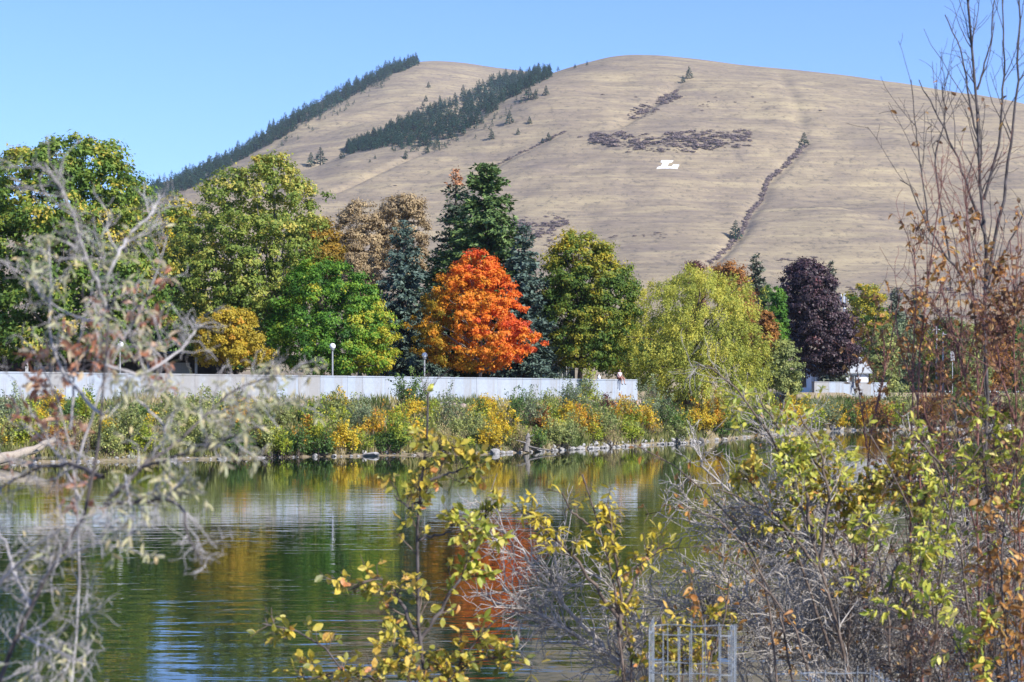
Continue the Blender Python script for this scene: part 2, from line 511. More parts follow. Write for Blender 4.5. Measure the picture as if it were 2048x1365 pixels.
main_wall = build_wall('concrete_wall', 'long pale concrete flood wall behind the bank shrubs, under the orange maple',
                       wxy(-420), wxy(1272), 5.75, 5.38, 2.6, 34, lambda u: 300 < u < 560 or rng.random() < 0.12)
far_wall = build_wall('concrete_wall', 'short grey concrete wall in front of the small white house', (37.2, 246), (47.5, 253), 5.75, 5.65, 3.2, 5, lambda u: rng.random() < 0.4)

# ------------------------------------------------------------------ foliage machinery
T_CARD = (np.array([[0, 0, 0], [0.45, 0.5, 0.10], [1, 0, 0], [0.45, -0.5, 0.10]]), np.array([[0, 2, 1], [0, 3, 2]]))
T_LEAF = (np.array([[0, 0, 0], [0.22, 0.30, 0.05], [0.55, 0.44, 0.08], [0.85, 0.22, 0.03], [1.0, 0, -0.05],
                    [0.85, -0.22, 0.03], [0.55, -0.44, 0.08], [0.22, -0.30, 0.05], [0.5, 0, 0.0]]),
          np.array([[0, 8, 1], [1, 8, 2], [2, 8, 3], [3, 8, 4], [4, 8, 5], [5, 8, 6], [6, 8, 7], [7, 8, 0]]))

def leaf_arrays(P, Dr, Nr, L, W, tint, template=T_CARD):
    tv, tf = template
    Dr = unit(Dr); S = unit(np.cross(Nr, Dr)); Nn = np.cross(Dr, S)
    L = np.asarray(L)[:, None, None]; W = np.asarray(W)[:, None, None]
    V = P[:, None, :] + L*tv[None, :, 0:1]*Dr[:, None, :] + W*tv[None, :, 1:2]*S[:, None, :] + W*tv[None, :, 2:3]*Nn[:, None, :]
    k = len(tv)
    Fc = tf[None] + (np.arange(len(P))*k)[:, None, None]
    return V.reshape(-1, 3), Fc.reshape(-1, 3), np.repeat(tint, k)

T_TRI = (np.array([[0, 0.42, 0.0], [1.0, 0.12, 0.05], [0.3, -0.58, 0.05]]), np.array([[0, 2, 1]]))
def leaf_mesh(name, P, Dr, Nr, L, W, tint, mat, template=T_TRI):
    V, Fc, t = leaf_arrays(P, Dr, Nr, L, W, tint, template)
    return mesh_np(name, V, Fc, mat, t)

def tubes(P, R, sides=5):
    """P (n,k,3), R (n,k) -> verts, quads"""
    n, k, _ = P.shape
    T = np.empty_like(P); T[:, 1:-1] = P[:, 2:] - P[:, :-2]; T[:, 0] = P[:, 1] - P[:, 0]; T[:, -1] = P[:, -1] - P[:, -2]
    T = unit(T)
    ref = np.where(np.abs(T[..., 2:3]) > 0.8, np.array([1.0, 0, 0]), np.array([0, 0, 1.0]))
    ref = np.broadcast_to(ref[:, :1], T.shape)
    A = unit(np.cross(T, ref)); B = np.cross(T, A)
    th = np.arange(sides)*2*math.pi/sides
    V = P[:, :, None, :] + R[:, :, None, None]*(A[:, :, None, :]*np.cos(th)[:, None] + B[:, :, None, :]*np.sin(th)[:, None])
    base = (np.arange(n)*k*sides)[:, None, None] + (np.arange(k-1)*sides)[None, :, None] + np.arange(sides)[None, None, :]
    nxt = (np.arange(n)*k*sides)[:, None, None] + (np.arange(k-1)*sides)[None, :, None] + ((np.arange(sides)+1) % sides)[None, None, :]
    Fc = np.stack([base, nxt, nxt+sides, base+sides], -1).reshape(-1, 4)
    return V.reshape(-1, 3), Fc

def tube_mesh(name, parts, mat):
    Vs, Fs, o = [], [], 0
    for P, R, s in parts:
        V, Fc = tubes(np.asarray(P, float), np.asarray(R, float), s)
        Vs.append(V); Fs.append(Fc + o); o += len(V)
    return mesh_np(name, np.concatenate(Vs), np.concatenate(Fs), mat, smooth=True)

def resample(pts, k):
    pts = np.asarray(pts, float)
    d = np.concatenate([[0], np.cumsum(np.linalg.norm(np.diff(pts, axis=0), axis=1))])
    t = np.linspace(0, d[-1], k)
    q = np.stack([np.interp(t, d, pts[:, i]) for i in range(pts.shape[1])], 1)
    if k > 6:      # soften corners
        q[1:-1] = 0.25*q[:-2] + 0.5*q[1:-1] + 0.25*q[2:]
    return q

def crown_points(outline, d, n, rr, shell=0.62, dscale=0.9, rag=1.0):
    """clump centres inside a crown given by rows (py, left px, right px) at depth d; returns world points and outward directions"""
    ys = np.array([o[0] for o in outline], float); xl = np.array([o[1] for o in outline], float); xr = np.array([o[2] for o in outline], float)
    w = np.interp(np.linspace(ys[0], ys[-1], 200), ys, xr - xl)
    yy = np.linspace(ys[0], ys[-1], 200); c = np.cumsum(np.maximum(w, 2)); c /= c[-1]
    py = np.interp(rr.random(n), c, yy)
    l = np.interp(py, ys, xl); r = np.interp(py, ys, xr)
    cx = (l + r)/2; hw = (r - l)/2
    th = rr.random(n)*2*math.pi
    rad = (shell + (1 - shell)*rr.random(n)**0.6)
    rad = np.where(rr.random(n) < 0.18, rr.random(n)*shell, rad)*(1 + rag*rr.normal(0, 0.12, n))
    py = py - rag*np.abs(rr.normal(0, 5, n))*(py < ys[0] + 0.3*(ys[-1] - ys[0]))
    ox = np.cos(th)*rad*hw/F*d; oy = np.sin(th)*rad*hw/F*d*dscale
    X = (cx - CX)/F*d + ox
    Y = d + oy
    Z = EYE + (HY - py)/F*d
    top = (py - ys[0])/(ys[-1] - ys[0])
    out = unit(np.stack([ox, oy, (0.55 - top)*np.abs(hw).mean()/F*d*1.2 + 0*ox], -1))
    return np.stack([X, Y, Z], -1), out, top

def limbs(base, top, targets, r0, rr, k=7, sides=6, wob=0.25):
    """trunk polyline and limbs that run from it to targets"""
    base = np.array(base, float); top = np.array(top, float)
    t = np.linspace(0, 1, 9)[:, None]
    trunk = base + (top - base)*t
    trunk[1:-1] += rr.normal(0, wob*0.4, (7, 3))*np.array([1, 1, 0.2])
    H = np.linalg.norm(top - base)
    parts = [(trunk[None], (r0*(1 - 0.85*t[:, 0]))[None], 8)]
    Ps, Rs = [], []
    for q in targets:
        f = np.clip((q[2] - base[2])/max(top[2] - base[2], 0.1)*0.62 + rr.uniform(-0.08, 0.05), 0.16, 0.92)
        s = np.array([np.interp(f, t[:, 0], trunk[:, i]) for i in range(3)])
        u = np.linspace(0, 1, k)[:, None]
        mid = (s + q)/2 + np.array([0, 0, 0.12])*np.linalg.norm(q - s)
        pl = (1-u)**2*s + 2*u*(1-u)*mid + u*u*q
        pl[1:-1] += rr.normal(0, wob*0.3, (k-2, 3))
        rb = r0*(1 - 0.8*f)*0.5
        Ps.append(pl); Rs.append(np.linspace(rb, 0.02, k))
    if Ps: parts.append((np.array(Ps), np.array(Rs), sides))
    return parts

def clump_leaves(C, out, top, per, cr, rr, size, up=0.3, flat=0.8, tintf=None):
    per = int(per*0.92); size = size*1.18; cr = cr*0.98
    n = len(C)
    idx = np.repeat(np.arange(n), per)
    m = len(idx)
    v = unit(rr.normal(size=(m, 3)))
    v[:, 2] = np.where((v[:, 2] < -0.25) & (rr.random(m) < 0.6), -v[:, 2]*0.6, v[:, 2])
    rad = np.where(rr.random(m) < 0.62, rr.random(m)**0.5, np.minimum(np.abs(rr.normal(0, 0.75, m)), 1.25))
    crr = (cr*rr.uniform(0.5, 1.5, n))[idx]
    P = C[idx] + v*rad[:, None]*crr[:, None]*np.array([1, 1, flat])
    Nn = unit(v*0.8 + out[idx]*0.5 + np.array([0, 0, up]) + rr.normal(0, 0.5, (m, 3)))
    Dr = unit(np.cross(Nn, rr.normal(size=(m, 3))))
    Dr[:, 2] -= 0.25
    L = size*rr.uniform(0.55, 1.4, m)
    base = rr.normal(0.5, 0.19, n)[idx] + rr.normal(0, 0.12, m)
    tint = base if tintf is None else tintf(P, base, top[idx], rr)
    return P, Dr, Nn, L, L*rr.uniform(0.6, 0.85, m), np.clip(tint, 0, 1)

def nth(n):
    if n <= 20: return _nth[n-1]
    t, u = divmod(n, 10)
    tens = ['', '', 'twenty', 'thirty', 'forty', 'fifty', 'sixty', 'seventy', 'eighty', 'ninety'][t % 10]
    return tens[:-1] + 'ieth' if u == 0 else tens + '-' + _nth[u-1]
_nth = ['first', 'second', 'third', 'fourth', 'fifth', 'sixth', 'seventh', 'eighth', 'ninth', 'tenth', 'eleventh', 'twelfth', 'thirteenth', 'fourteenth', 'fifteenth', 'sixteenth', 'seventeenth', 'eighteenth', 'nineteenth', 'twentieth']

def broadleaf(name, label, outline, d, mat, seed, clumps=260, per=120, cr=0.75, size=0.2, trunk_px=None, base_py=None, r0=0.22,
              bark=None, nl=16, shell=0.62, tintf=None, cat='tree', group=None, flat=0.8, up=0.3, gaps=0.0, dscale=0.9, rag=1.0, wr=None):
    rr = np.random.default_rng(seed)
    C, out, top = crown_points(outline, d, int(clumps*1.65), rr, shell, dscale, rag)
    if gaps > 0:
        keep = fbm(C[:, 0]/1.6 + seed, C[:, 2]/1.6, 2) + fbm(C[:, 1]/1.6, C[:, 2]/1.6 + seed, 2) > -0.9 + gaps
        C, out, top = C[keep], out[keep], top[keep]
    cxp = trunk_px if trunk_px is not None else (outline[len(outline)//2][1] + outline[len(outline)//2][2])/2
    bx = (cxp - CX)/F*d
    bz = ground_at(bx, d)
    if base_py is not None: bz = EYE + (HY - base_py)/F*d
    root = empty(name, (bx, d, bz), label, cat, group)
    off = np.array([bx, d, bz])
    topc = np.array([((outline[0][1] + outline[0][2])/2 - CX)/F*d, d, EYE + (HY - outline[0][0] - 12)/F*d])
    tg = C[np.argsort(rr.random(len(C)))[:nl]]
    tm = tube_mesh('trunk', [(p - off, r, s) for p, r, s in limbs(off - np.array([0, 0, 0.3]), topc, tg, r0, rr)], bark or M_bark)
    link('trunk', tm, root)
    P, Dr, Nn, L, W, ti = clump_leaves(C, out, top, per, cr, rr, size, up, flat, tintf)
    if wr:
        W = L*wr; Dr = unit(Dr + out[np.repeat(np.arange(len(C)), len(P)//len(C))]*0.8 + np.array([0, 0, 0.55]))
    link('crown', leaf_mesh('crown', P - off, Dr, Nn, L, W, ti, mat), root)
    return root

# ------------------------------------------------------------------ leaf colours
G1 = leaf_mat('leaf_chestnut', [(0.0, (0.050, 0.097, 0.021)), (0.4, (0.108, 0.194, 0.031)), (0.72, (0.226, 0.293, 0.044)), (1.0, (0.612, 0.454, 0.078))])
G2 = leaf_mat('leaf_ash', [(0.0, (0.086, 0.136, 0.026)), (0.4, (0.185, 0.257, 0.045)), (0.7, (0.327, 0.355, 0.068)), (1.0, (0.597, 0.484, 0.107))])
G3 = leaf_mat('leaf_bright_green', [(0.0, (0.040, 0.110, 0.018)), (0.4, (0.095, 0.226, 0.026)), (0.7, (0.204, 0.342, 0.032)), (1.0, (0.524, 0.437, 0.044))])
Y1 = leaf_mat('leaf_gold', [(0.0, (0.175, 0.152, 0.023)), (0.4, (0.393, 0.305, 0.034)), (0.75, (0.546, 0.388, 0.040)), (1.0, (0.568, 0.282, 0.034))])
O1 = leaf_mat('leaf_orange', [(0.0, (0.301, 0.218, 0.022)), (0.2, (0.627, 0.309, 0.025)), (0.5, (0.780, 0.245, 0.028)), (0.75, (0.753, 0.136, 0.031)), (1.0, (0.427, 0.077, 0.062))], trans=0.4)
T1 = leaf_mat('leaf_faded_tan', [(0.0, (0.204, 0.150, 0.084)), (0.5, (0.360, 0.264, 0.144)), (1.0, (0.504, 0.384, 0.204))], trans=0.25)
R1 = leaf_mat('leaf_rust', [(0.0, (0.113, 0.063, 0.025)), (0.5, (0.329, 0.145, 0.044)), (1.0, (0.531, 0.278, 0.063))])
A1 = leaf_mat('leaf_amber', [(0.0, (0.12, 0.11, 0.02)), (0.5, (0.30, 0.20, 0.03)), (1.0, (0.50, 0.26, 0.03))])
V1 = leaf_mat('leaf_green_gold', [(0.0, (0.037, 0.081, 0.018)), (0.4, (0.105, 0.178, 0.026)), (0.68, (0.356, 0.327, 0.037)), (1.0, (0.770, 0.535, 0.045))])
W1 = leaf_mat('leaf_willow', [(0.0, (0.173, 0.214, 0.041)), (0.4, (0.381, 0.402, 0.064)), (0.75, (0.625, 0.550, 0.090)), (1.0, (0.711, 0.605, 0.126))])
P1 = leaf_mat('leaf_purple', [(0.0, (0.021, 0.014, 0.018)), (0.5, (0.055, 0.031, 0.038)), (0.85, (0.111, 0.055, 0.061)), (1.0, (0.182, 0.065, 0.065))], trans=0.2, spec=0.5)
S1 = leaf_mat('needle_blue', [(0.0, (0.043, 0.070, 0.051)), (0.5, (0.083, 0.129, 0.100)), (1.0, (0.157, 0.216, 0.169))], trans=0.1)
S2 = leaf_mat('needle_green', [(0.0, (0.046, 0.088, 0.030)), (0.5, (0.102, 0.168, 0.051)), (1.0, (0.212, 0.286, 0.084))], trans=0.1)
S3 = leaf_mat('needle_grey', [(0.0, (0.056, 0.070, 0.049)), (0.5, (0.105, 0.126, 0.084)), (1.0, (0.182, 0.196, 0.126))], trans=0.1)
S4 = leaf_mat('needle_rusty', [(0.0, (0.046, 0.072, 0.039)), (0.45, (0.078, 0.111, 0.065)), (0.6, (0.364, 0.169, 0.078)), (1.0, (0.520, 0.247, 0.117))], trans=0.1)
OL = leaf_mat('leaf_olive', [(0.0, (0.124, 0.156, 0.051)), (0.5, (0.271, 0.312, 0.104)), (1.0, (0.521, 0.521, 0.148))])
DG = leaf_mat('leaf_deep_green', [(0.0, (0.038, 0.082, 0.021)), (0.5, (0.095, 0.180, 0.042)), (1.0, (0.224, 0.306, 0.075))])
LI = leaf_mat('leaf_lime', [(0.0, (0.144, 0.215, 0.029)), (0.5, (0.316, 0.388, 0.043)), (1.0, (0.604, 0.531, 0.057))])
YE = leaf_mat('leaf_yellow', [(0.0, (0.283, 0.258, 0.039)), (0.4, (0.644, 0.476, 0.039)), (0.8, (0.750, 0.540, 0.045)), (1.0, (0.747, 0.361, 0.039))])
OR = leaf_mat('leaf_orange_shrub', [(0.0, (0.271, 0.266, 0.041)), (0.4, (0.618, 0.434, 0.041)), (0.8, (0.693, 0.335, 0.047)), (1.0, (0.643, 0.199, 0.055))])
TA = leaf_mat('leaf_straw', [(0.0, (0.232, 0.218, 0.087)), (0.5, (0.494, 0.392, 0.176)), (1.0, (0.726, 0.595, 0.289))])
GW = leaf_mat('leaf_grey_willow', [(0.0, (0.111, 0.152, 0.081)), (0.5, (0.222, 0.276, 0.147)), (1.0, (0.394, 0.447, 0.221))])
DR = leaf_mat('leaf_dark_red', [(0.0, (0.05, 0.03, 0.03)), (0.5, (0.14, 0.06, 0.05)), (1.0, (0.28, 0.11, 0.07))])
HB = leaf_mat('brush_mauve', [(0.0, (0.105, 0.081, 0.079)), (0.5, (0.188, 0.143, 0.134)), (1.0, (0.294, 0.219, 0.179))], trans=0.1)
HP = leaf_mat('needle_hill', [(0.0, (0.012, 0.043, 0.023)), (0.5, (0.024, 0.070, 0.038)), (1.0, (0.044, 0.108, 0.053))], trans=0.05)

# ------------------------------------------------------------------ trees behind the wall
def chest_tint(P, b, top, rr):
    return b*0.85 - 0.03 + 0.18*(fbm(P[:, 0]/1.8, P[:, 2]/1.8, 2) > 0.12) + 0.12*(1 - top)
broadleaf('chestnut_tree', 'huge dense green tree with yellowing leaf tips behind the grey forked branch',
          [(286, 130, 205), (300, 70, 232), (330, -30, 255), (390, -60, 290), (440, -80, 312), (520, -90, 325), (600, -90, 322), (660, -80, 300), (705, -60, 265), (722, 0, 220)],
          151, G1, 11, 560, 115, 0.82, 0.25, trunk_px=95, r0=0.38, nl=26, tintf=chest_tint, bark=M_barkgrey)
broadleaf('amber_tree', 'small amber and green tree squeezed between the two largest green trees',
          [(402, 325, 370), (440, 300, 395), (520, 290, 400), (600, 290, 410), (690, 300, 400)], 290, V1, 12, 150, 110, 1.15, 0.34, tintf=lambda P, b, t, rr: b + 0.12)
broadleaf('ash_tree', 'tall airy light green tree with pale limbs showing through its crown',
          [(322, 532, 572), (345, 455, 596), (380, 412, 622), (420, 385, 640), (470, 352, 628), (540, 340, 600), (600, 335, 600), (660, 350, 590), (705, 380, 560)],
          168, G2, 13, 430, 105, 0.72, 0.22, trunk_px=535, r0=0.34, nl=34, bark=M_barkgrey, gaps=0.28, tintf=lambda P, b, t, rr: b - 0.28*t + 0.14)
broadleaf('golden_tree', 'small round golden yellow tree just behind the wall between two green trees',
          [(622, 445, 490), (640, 412, 512), (670, 390, 528), (705, 388, 532), (728, 410, 520)], 156, Y1, 14, 120, 110, 0.5, 0.17, r0=0.12, nl=9)
def maple_green_tint(P, b, top, rr):
    return b - 0.1 + 0.45*np.clip((P[:, 0] + 14.0)/4.0, 0, 1)*(0.4 + 0.6*top) + 0.1*top
broadleaf('green_maple', 'bright green maple with a yellow edge, behind the second globe lamp',
          [(528, 610, 680), (552, 575, 722), (590, 552, 760), (640, 535, 782), (690, 528, 792), (725, 545, 790), (748, 590, 755)], 166, G3, 15, 330, 125, 0.62, 0.18, trunk_px=670, r0=0.2,
          tintf=maple_green_tint)
broadleaf('pale_green_tree', 'pale yellow-green treetop rising directly behind the bright green maple',
          [(452, 575, 625), (490, 560, 655), (540, 560, 680), (620, 570, 690)], 205, G2, 16, 110, 100, 0.65, 0.2, gaps=0.3)
broadleaf('orange_brown_tree', 'orange brown tree half hidden beside the faded tan trees',
          [(446, 618, 655), (470, 606, 672), (510, 606, 684), (560, 615, 690)], 192, A1, 17, 110, 100, 0.7, 0.21)
tan = 'faded tan trees below the hill'
broadleaf('faded_tree', 'faded tan tree nearest the orange brown one', [(412, 705, 745), (430, 678, 762), (470, 662, 778), (520, 662, 785), (580, 680, 775)], 196, T1, 18, 170, 120, 0.62, 0.18,
          gaps=0.35, bark=M_barkgrey, group=tan)
broadleaf('faded_tree', 'taller faded tan tree next to the spruce with a rusty top', [(394, 792, 828), (412, 766, 848), (450, 755, 856), (500, 760, 855), (560, 770, 850)], 198, T1, 19, 160, 120, 0.62, 0.18,
          gaps=0.3, bark=M_barkgrey, group=tan)
broadleaf('faded_tree', 'low faded tan tree above the bright green maple', [(512, 700, 738), (530, 684, 752), (570, 680, 760), (620, 690, 755)], 182, T1, 20, 100, 110, 0.55, 0.17,
          gaps=0.35, bark=M_barkgrey, group=tan)

def spruce(name, label, px, py_top, hw, d, mat, seed, base_py=752, levels=46, per=12, droop=0.25, cards=26, group=None, tintf=None, power=0.85, size=0.42, z_cut=0.06, irr=0.26):
    rr = np.random.default_rng(seed)
    bx = (px - CX)/F*d; bz = ground_at(bx, d)
    ht = EYE + (HY - py_top)/F*d - bz
    R = hw/F*d
    root = empty(name, (bx, d, bz), label, 'tree', group)
    t = np.linspace(0, 1, 8)
    trunk = np.stack([0*t, 0*t, t*ht - 0.2], -1)
    Ps, Rs, Ls = [], [], []
    for k in range(levels):
        f = z_cut + (1 - z_cut)*k/levels
        f = min(max(f, z_cut), 0.985)
        nb = max(4, int(per*(1 - 0.5*f)))
        a0 = rr.random()*6.28
        for j in range(nb):
            a = a0 + 6.283*j/nb + rr.uniform(-0.4, 0.4)
            f = min(max(z_cut + (1 - z_cut)*(k + rr.uniform(-1.2, 1.2))/levels, z_cut), 0.985)
            ln = R*(1 - f)**power*rr.uniform(1 - irr*2, 1 + irr) + 0.15
            u = np.linspace(0, 1, 5)
            dz = ln*(-droop*1.2*u + (droop*0.9)*u**2.2) + (0.35*ln*u if f > 0.85 else 0)
            Ps.append(np.stack([np.cos(a)*u*ln, np.sin(a)*u*ln, f*ht + dz], -1)); Rs.append(np.linspace(0.05*(1 - f) + 0.012, 0.008, 5)); Ls.append(ln)
    Ps = np.array(Ps); Rs = np.array(Rs); Ls = np.array(Ls)
    tm = tube_mesh('trunk', [(trunk[None], (0.026*ht*(1 - 0.92*t))[None], 8), (Ps, Rs, 3)], M_bark)
    link('trunk', tm, root)
    cnt = np.maximum(10, (cards*2.3*Ls/max(Ls.max(), 0.1)).astype(int))
    idx = np.repeat(np.arange(len(Ps)), cnt); m = len(idx)
    u = rr.random(m)**0.7
    fi = u*4; i0 = np.minimum(fi.astype(int), 3); fr = (fi - i0)[:, None]
    P = Ps[idx, i0]*(1 - fr) + Ps[idx, i0+1]*fr + rr.normal(0, 0.09, (m, 3))*np.array([1, 1, 1.3])
    ax = unit(Ps[idx, 4] - Ps[idx, 0])
    side = unit(np.cross(ax, np.array([0, 0, 1.0])))*rr.choice([-1, 1], m)[:, None]
    Dr = unit(ax*0.75 + side*rr.uniform(0.1, 1.0, (m, 1)) + np.array([0, 0, -0.25]) + rr.normal(0, 0.35, (m, 3)))
    Nn = unit(np.array([0, 0, 0.7]) + ax*0.7 + rr.normal(0, 0.5, (m, 3)))
    L = size*rr.uniform(0.6, 1.25, m)*(0.5 + 0.5*np.minimum(1, Ls[idx]/1.2))
    ti = np.clip(rr.normal(0.5, 0.18, m) + 0.25*(u - 0.6), 0, 1)
    if tintf is not None: ti = tintf(P, ti, ht)
    link('crown', leaf_mesh('crown', P, Dr, Nn, L, L*0.6, ti, mat), root)
    return root

def rusty_top(P, t, h):
    return np.where(P[:, 2]/h > 0.92, 0.6 + 0.4*t, t*0.5)
spruce('blue_spruce', 'blue spruce between the bright green maple and the orange maple', 808, 440, 92, 180, S1, 31, levels=44, cards=44, power=0.7)
spruce('rusty_topped_spruce', 'tall dark spruce whose very top is rusty with cones', 912, 336, 96, 190, S4, 32, levels=52, cards=44, power=0.8, tintf=rusty_top)
spruce('blue_spruce', 'blue spruce at the shaded side of the orange maple, in front of the tall pine', 1048, 446, 76, 178, S1, 33, levels=44, cards=42, power=0.7)
spruce('shaded_spruce', 'dark green spruce filling the gap between the blue spruce and the orange maple', 872, 500, 80, 186, S2, 38, levels=40, cards=40, power=0.7)
spruce('tall_pine', 'tall full green pine rising above the orange maple', 974, 328, 124, 184, S2, 34, levels=54, per=14, cards=70, power=0.56, droop=-0.22, size=0.5, z_cut=0.12, irr=0.3)
def orange_tint(P, b, top, rr):
    x = (P[:, 0] - at(955, 0, 169)[0])/4.6
    return b*0.55 + 0.10 + 0.33*x + 0.75*np.clip(0.34 - top, 0, 1) - 0.22*np.clip(top - 0.72, 0, 1)*(x < 0.3) + 0.25*fbm(P[:, 0]/1.2, P[:, 2]/1.2, 2)
broadleaf('orange_maple', 'blazing orange and red maple standing behind the wall',
          [(510, 948, 972), (526, 920, 990), (552, 890, 1006), (584, 866, 1026), (614, 848, 1042), (640, 834, 1052), (668, 828, 1062), (698, 838, 1070), (718, 862, 1050), (738, 900, 1005), (744, 945, 985)],
          169, O1, 35, 330, 105, 0.46, 0.19, trunk_px=962, r0=0.17, nl=40, bark=M_barkgrey, tintf=orange_tint, flat=0.75, gaps=0.12, rag=1.2)
def gg_tint(P, b, top, rr):
    return b*0.6 + 0.02 + 0.62*np.clip(0.36 - top, 0, 1)*1.5 + 0.22*(fbm(P[:, 0]/1.5 + 4, P[:, 2]/1.5, 2) > 0.16)
broadleaf('green_gold_maple', 'dark green maple with a golden yellow top, between the orange maple and the willow',
          [(474, 1135, 1178), (492, 1112, 1200), (520, 1092, 1232), (560, 1080, 1272), (610, 1074, 1278), (660, 1070, 1262), (705, 1080, 1240), (735, 1110, 1225)],
          180, V1, 36, 360, 120, 0.72, 0.2, trunk_px=1160, r0=0.26, nl=22, tintf=gg_tint)

def willow(name, label, outline, d, mat, seed, strands=900, per=46, size=0.24, trunk_px=1375, base_py=800):
    rr = np.random.default_rng(seed)
    C, out, top = crown_points(outline, d, strands, rr, 0.7)
    lob = fbm(C[:, 0]/2.1 + 3, C[:, 2]/2.6 + 1, 2, 2); C = C + out*(lob*1.5)[:, None]
    bx = (trunk_px - CX)/F*d; bz = EYE + (HY - base_py)/F*d
    off = np.array([bx, d, bz])
    root = empty(name, off, label, 'tree')
    topc = at((outline[0][1] + outline[0][2])/2, outline[0][0] + 15, d)
    tm = tube_mesh('trunk', [(p - off, r, s) for p, r, s in limbs(off - [0, 0, 0.4], topc, C[rr.permutation(len(C))[:30]], 0.3, rr)], M_bark)
    link('trunk', tm, root)
    idx = np.repeat(np.arange(len(C)), per); m = len(idx)
    s = rr.random(m)*(rr.uniform(0.3, 1.15, len(C)))[idx]
    P = C[idx] + out[idx]*np.array([1, 1, 0.3])*(0.35*np.sqrt(s))[:, None]*0.8 + np.array([0, 0, -1.0])*s[:, None] + rr.normal(0, 0.17, (m, 3))
    P[:, 2] += 0.4
    lim = EYE + (HY - outline[-1][0] - 18)/F*d
    P[:, 2] = np.maximum(P[:, 2], lim + rr.random(m)*0.8)
    Dr = unit(np.array([0, 0, -0.8]) + out[idx]*0.5 + rr.normal(0, 0.65, (m, 3)))
    Nn = unit(out[idx] + np.array([0, 0, 0.35]) + rr.normal(0, 0.5, (m, 3)))
    L = size*rr.uniform(0.6, 1.3, m)
    patch = fbm(C[:, 0]/2 + 7, C[:, 2]/2, 2)
    ti = np.clip(rr.normal(0.45, 0.12, len(C))[idx] + rr.normal(0, 0.1, m) - 0.15*s/2 + 0.45*patch[idx] + 0.15*(0.5 - top[idx]), 0, 1)
    link('crown', leaf_mesh('crown', P - off, Dr, Nn, L, L*0.42, ti, mat), root)
    return root
willow('weeping_willow', 'broad yellow-green willow drooping over the end of the long wall',
       [(543, 1378, 1420), (558, 1332, 1450), (585, 1290, 1478), (610, 1250, 1500), (650, 1222, 1516), (700, 1212, 1524), (745, 1232, 1532), (790, 1270, 1510)], 184, W1, 37, 1500, 52)

# trees around the white house
broadleaf('dark_red_tree', 'small dark red treetop peeping over the willow', [(527, 1378, 1400), (540, 1368, 1410), (570, 1370, 1415), (640, 1375, 1410)], 236, DR, 41, 50, 80, 0.7, 0.22)
broadleaf('rust_tree', 'rusty brown tree between the willow and a dark pine', [(532, 1440, 1465), (548, 1424, 1490), (580, 1430, 1500), (620, 1450, 1515), (690, 1480, 1530)], 238, R1, 42, 110, 100, 0.8, 0.24, gaps=0.2)
spruce('dark_pine', 'dark grey-green pine with a rounded tip, behind the willow', 1512, 508, 34, 246, S3, 43, levels=34, cards=30, size=0.6, power=0.6)
broadleaf('purple_maple', 'dark purple maple in front of the small white house',
          [(526, 1590, 1622), (545, 1572, 1648), (580, 1562, 1672), (620, 1558, 1690), (660, 1570, 1712), (700, 1580, 1716), (730, 1592, 1705), (748, 1610, 1680)],
          228, P1, 44, 330, 120, 0.78, 0.24, trunk_px=1608, r0=0.3, base_py=770)
spruce('dark_pine', 'slim dark spruce tip just behind the purple maple', 1662, 522, 28, 262, S3, 45, levels=36, cards=26, size=0.6)
broadleaf('arborvitae', 'tall bright green columnar evergreen beside the purple maple', [(580, 1551, 1560), (600, 1543, 1568), (650, 1540, 1572), (700, 1540, 1576), (735, 1542, 1578)], 216, G3, 46, 130, 100, 0.4, 0.17, base_py=775,
          tintf=lambda P, b, t, rr: b*0.7 + 0.05)
broadleaf('arborvitae', 'slimmer darker columnar evergreen beside the willow', [(572, 1529, 1537), (590, 1522, 1543), (650, 1520, 1545), (720, 1522, 1546)], 220, DG, 47, 80, 90, 0.4, 0.17, base_py=775)
broadleaf('rust_shrub_tree', 'small rusty tree at the foot of the columnar evergreens', [(628, 1518, 1540), (650, 1508, 1550), (690, 1508, 1556), (730, 1515, 1550)], 208, R1, 48, 70, 80, 0.5, 0.2, base_py=780, gaps=0.2)
broadleaf('grey_bush', 'grey-green rounded bush below the columnar evergreens', [(690, 1550, 1585), (715, 1538, 1596), (755, 1535, 1600), (785, 1545, 1595)], 206, OL, 49, 80, 90, 0.5, 0.18, base_py=795)
broadleaf('green_bush', 'small bright green bush at the near end of the short grey wall', [(752, 1582, 1596), (765, 1575, 1603), (785, 1577, 1604)], 235, G3, 50, 30, 80, 0.4, 0.16, base_py=795, cat='bush')
broadleaf('yellow_green_tree', 'round yellow-green tree beside the purple maple and the antenna mast', [(578, 1722, 1748), (600, 1700, 1768), (640, 1692, 1782), (680, 1700, 1780), (730, 1710, 1770)], 286, V1, 51, 150, 100, 0.9, 0.26,
          tintf=lambda P, b, t, rr: b + 0.12 - 0.15*t)
spruce('grey_spruce', 'grey-green spruce behind the round yellow-green tree', 1790, 574, 46, 305, S3, 52, levels=30, cards=30, size=0.7)
spruce('grey_spruce', 'thin grey-green spruce behind the red stems', 1832, 578, 34, 310, S3, 53, levels=30, cards=26, size=0.7)
mix = [(1765, 660, 30, OL), (1805, 650, 34, GW), (1850, 655, 36, V1), (1895, 640, 38, DG), (1940, 652, 36, OL), (1985, 640, 40, R1), (2030, 645, 40, DG), (2080, 630, 44, OL)]
mixlab = ['olive', 'grey-green', 'yellowish', 'deep green', 'dull olive', 'rust coloured', 'dark leafy', 'broad olive']
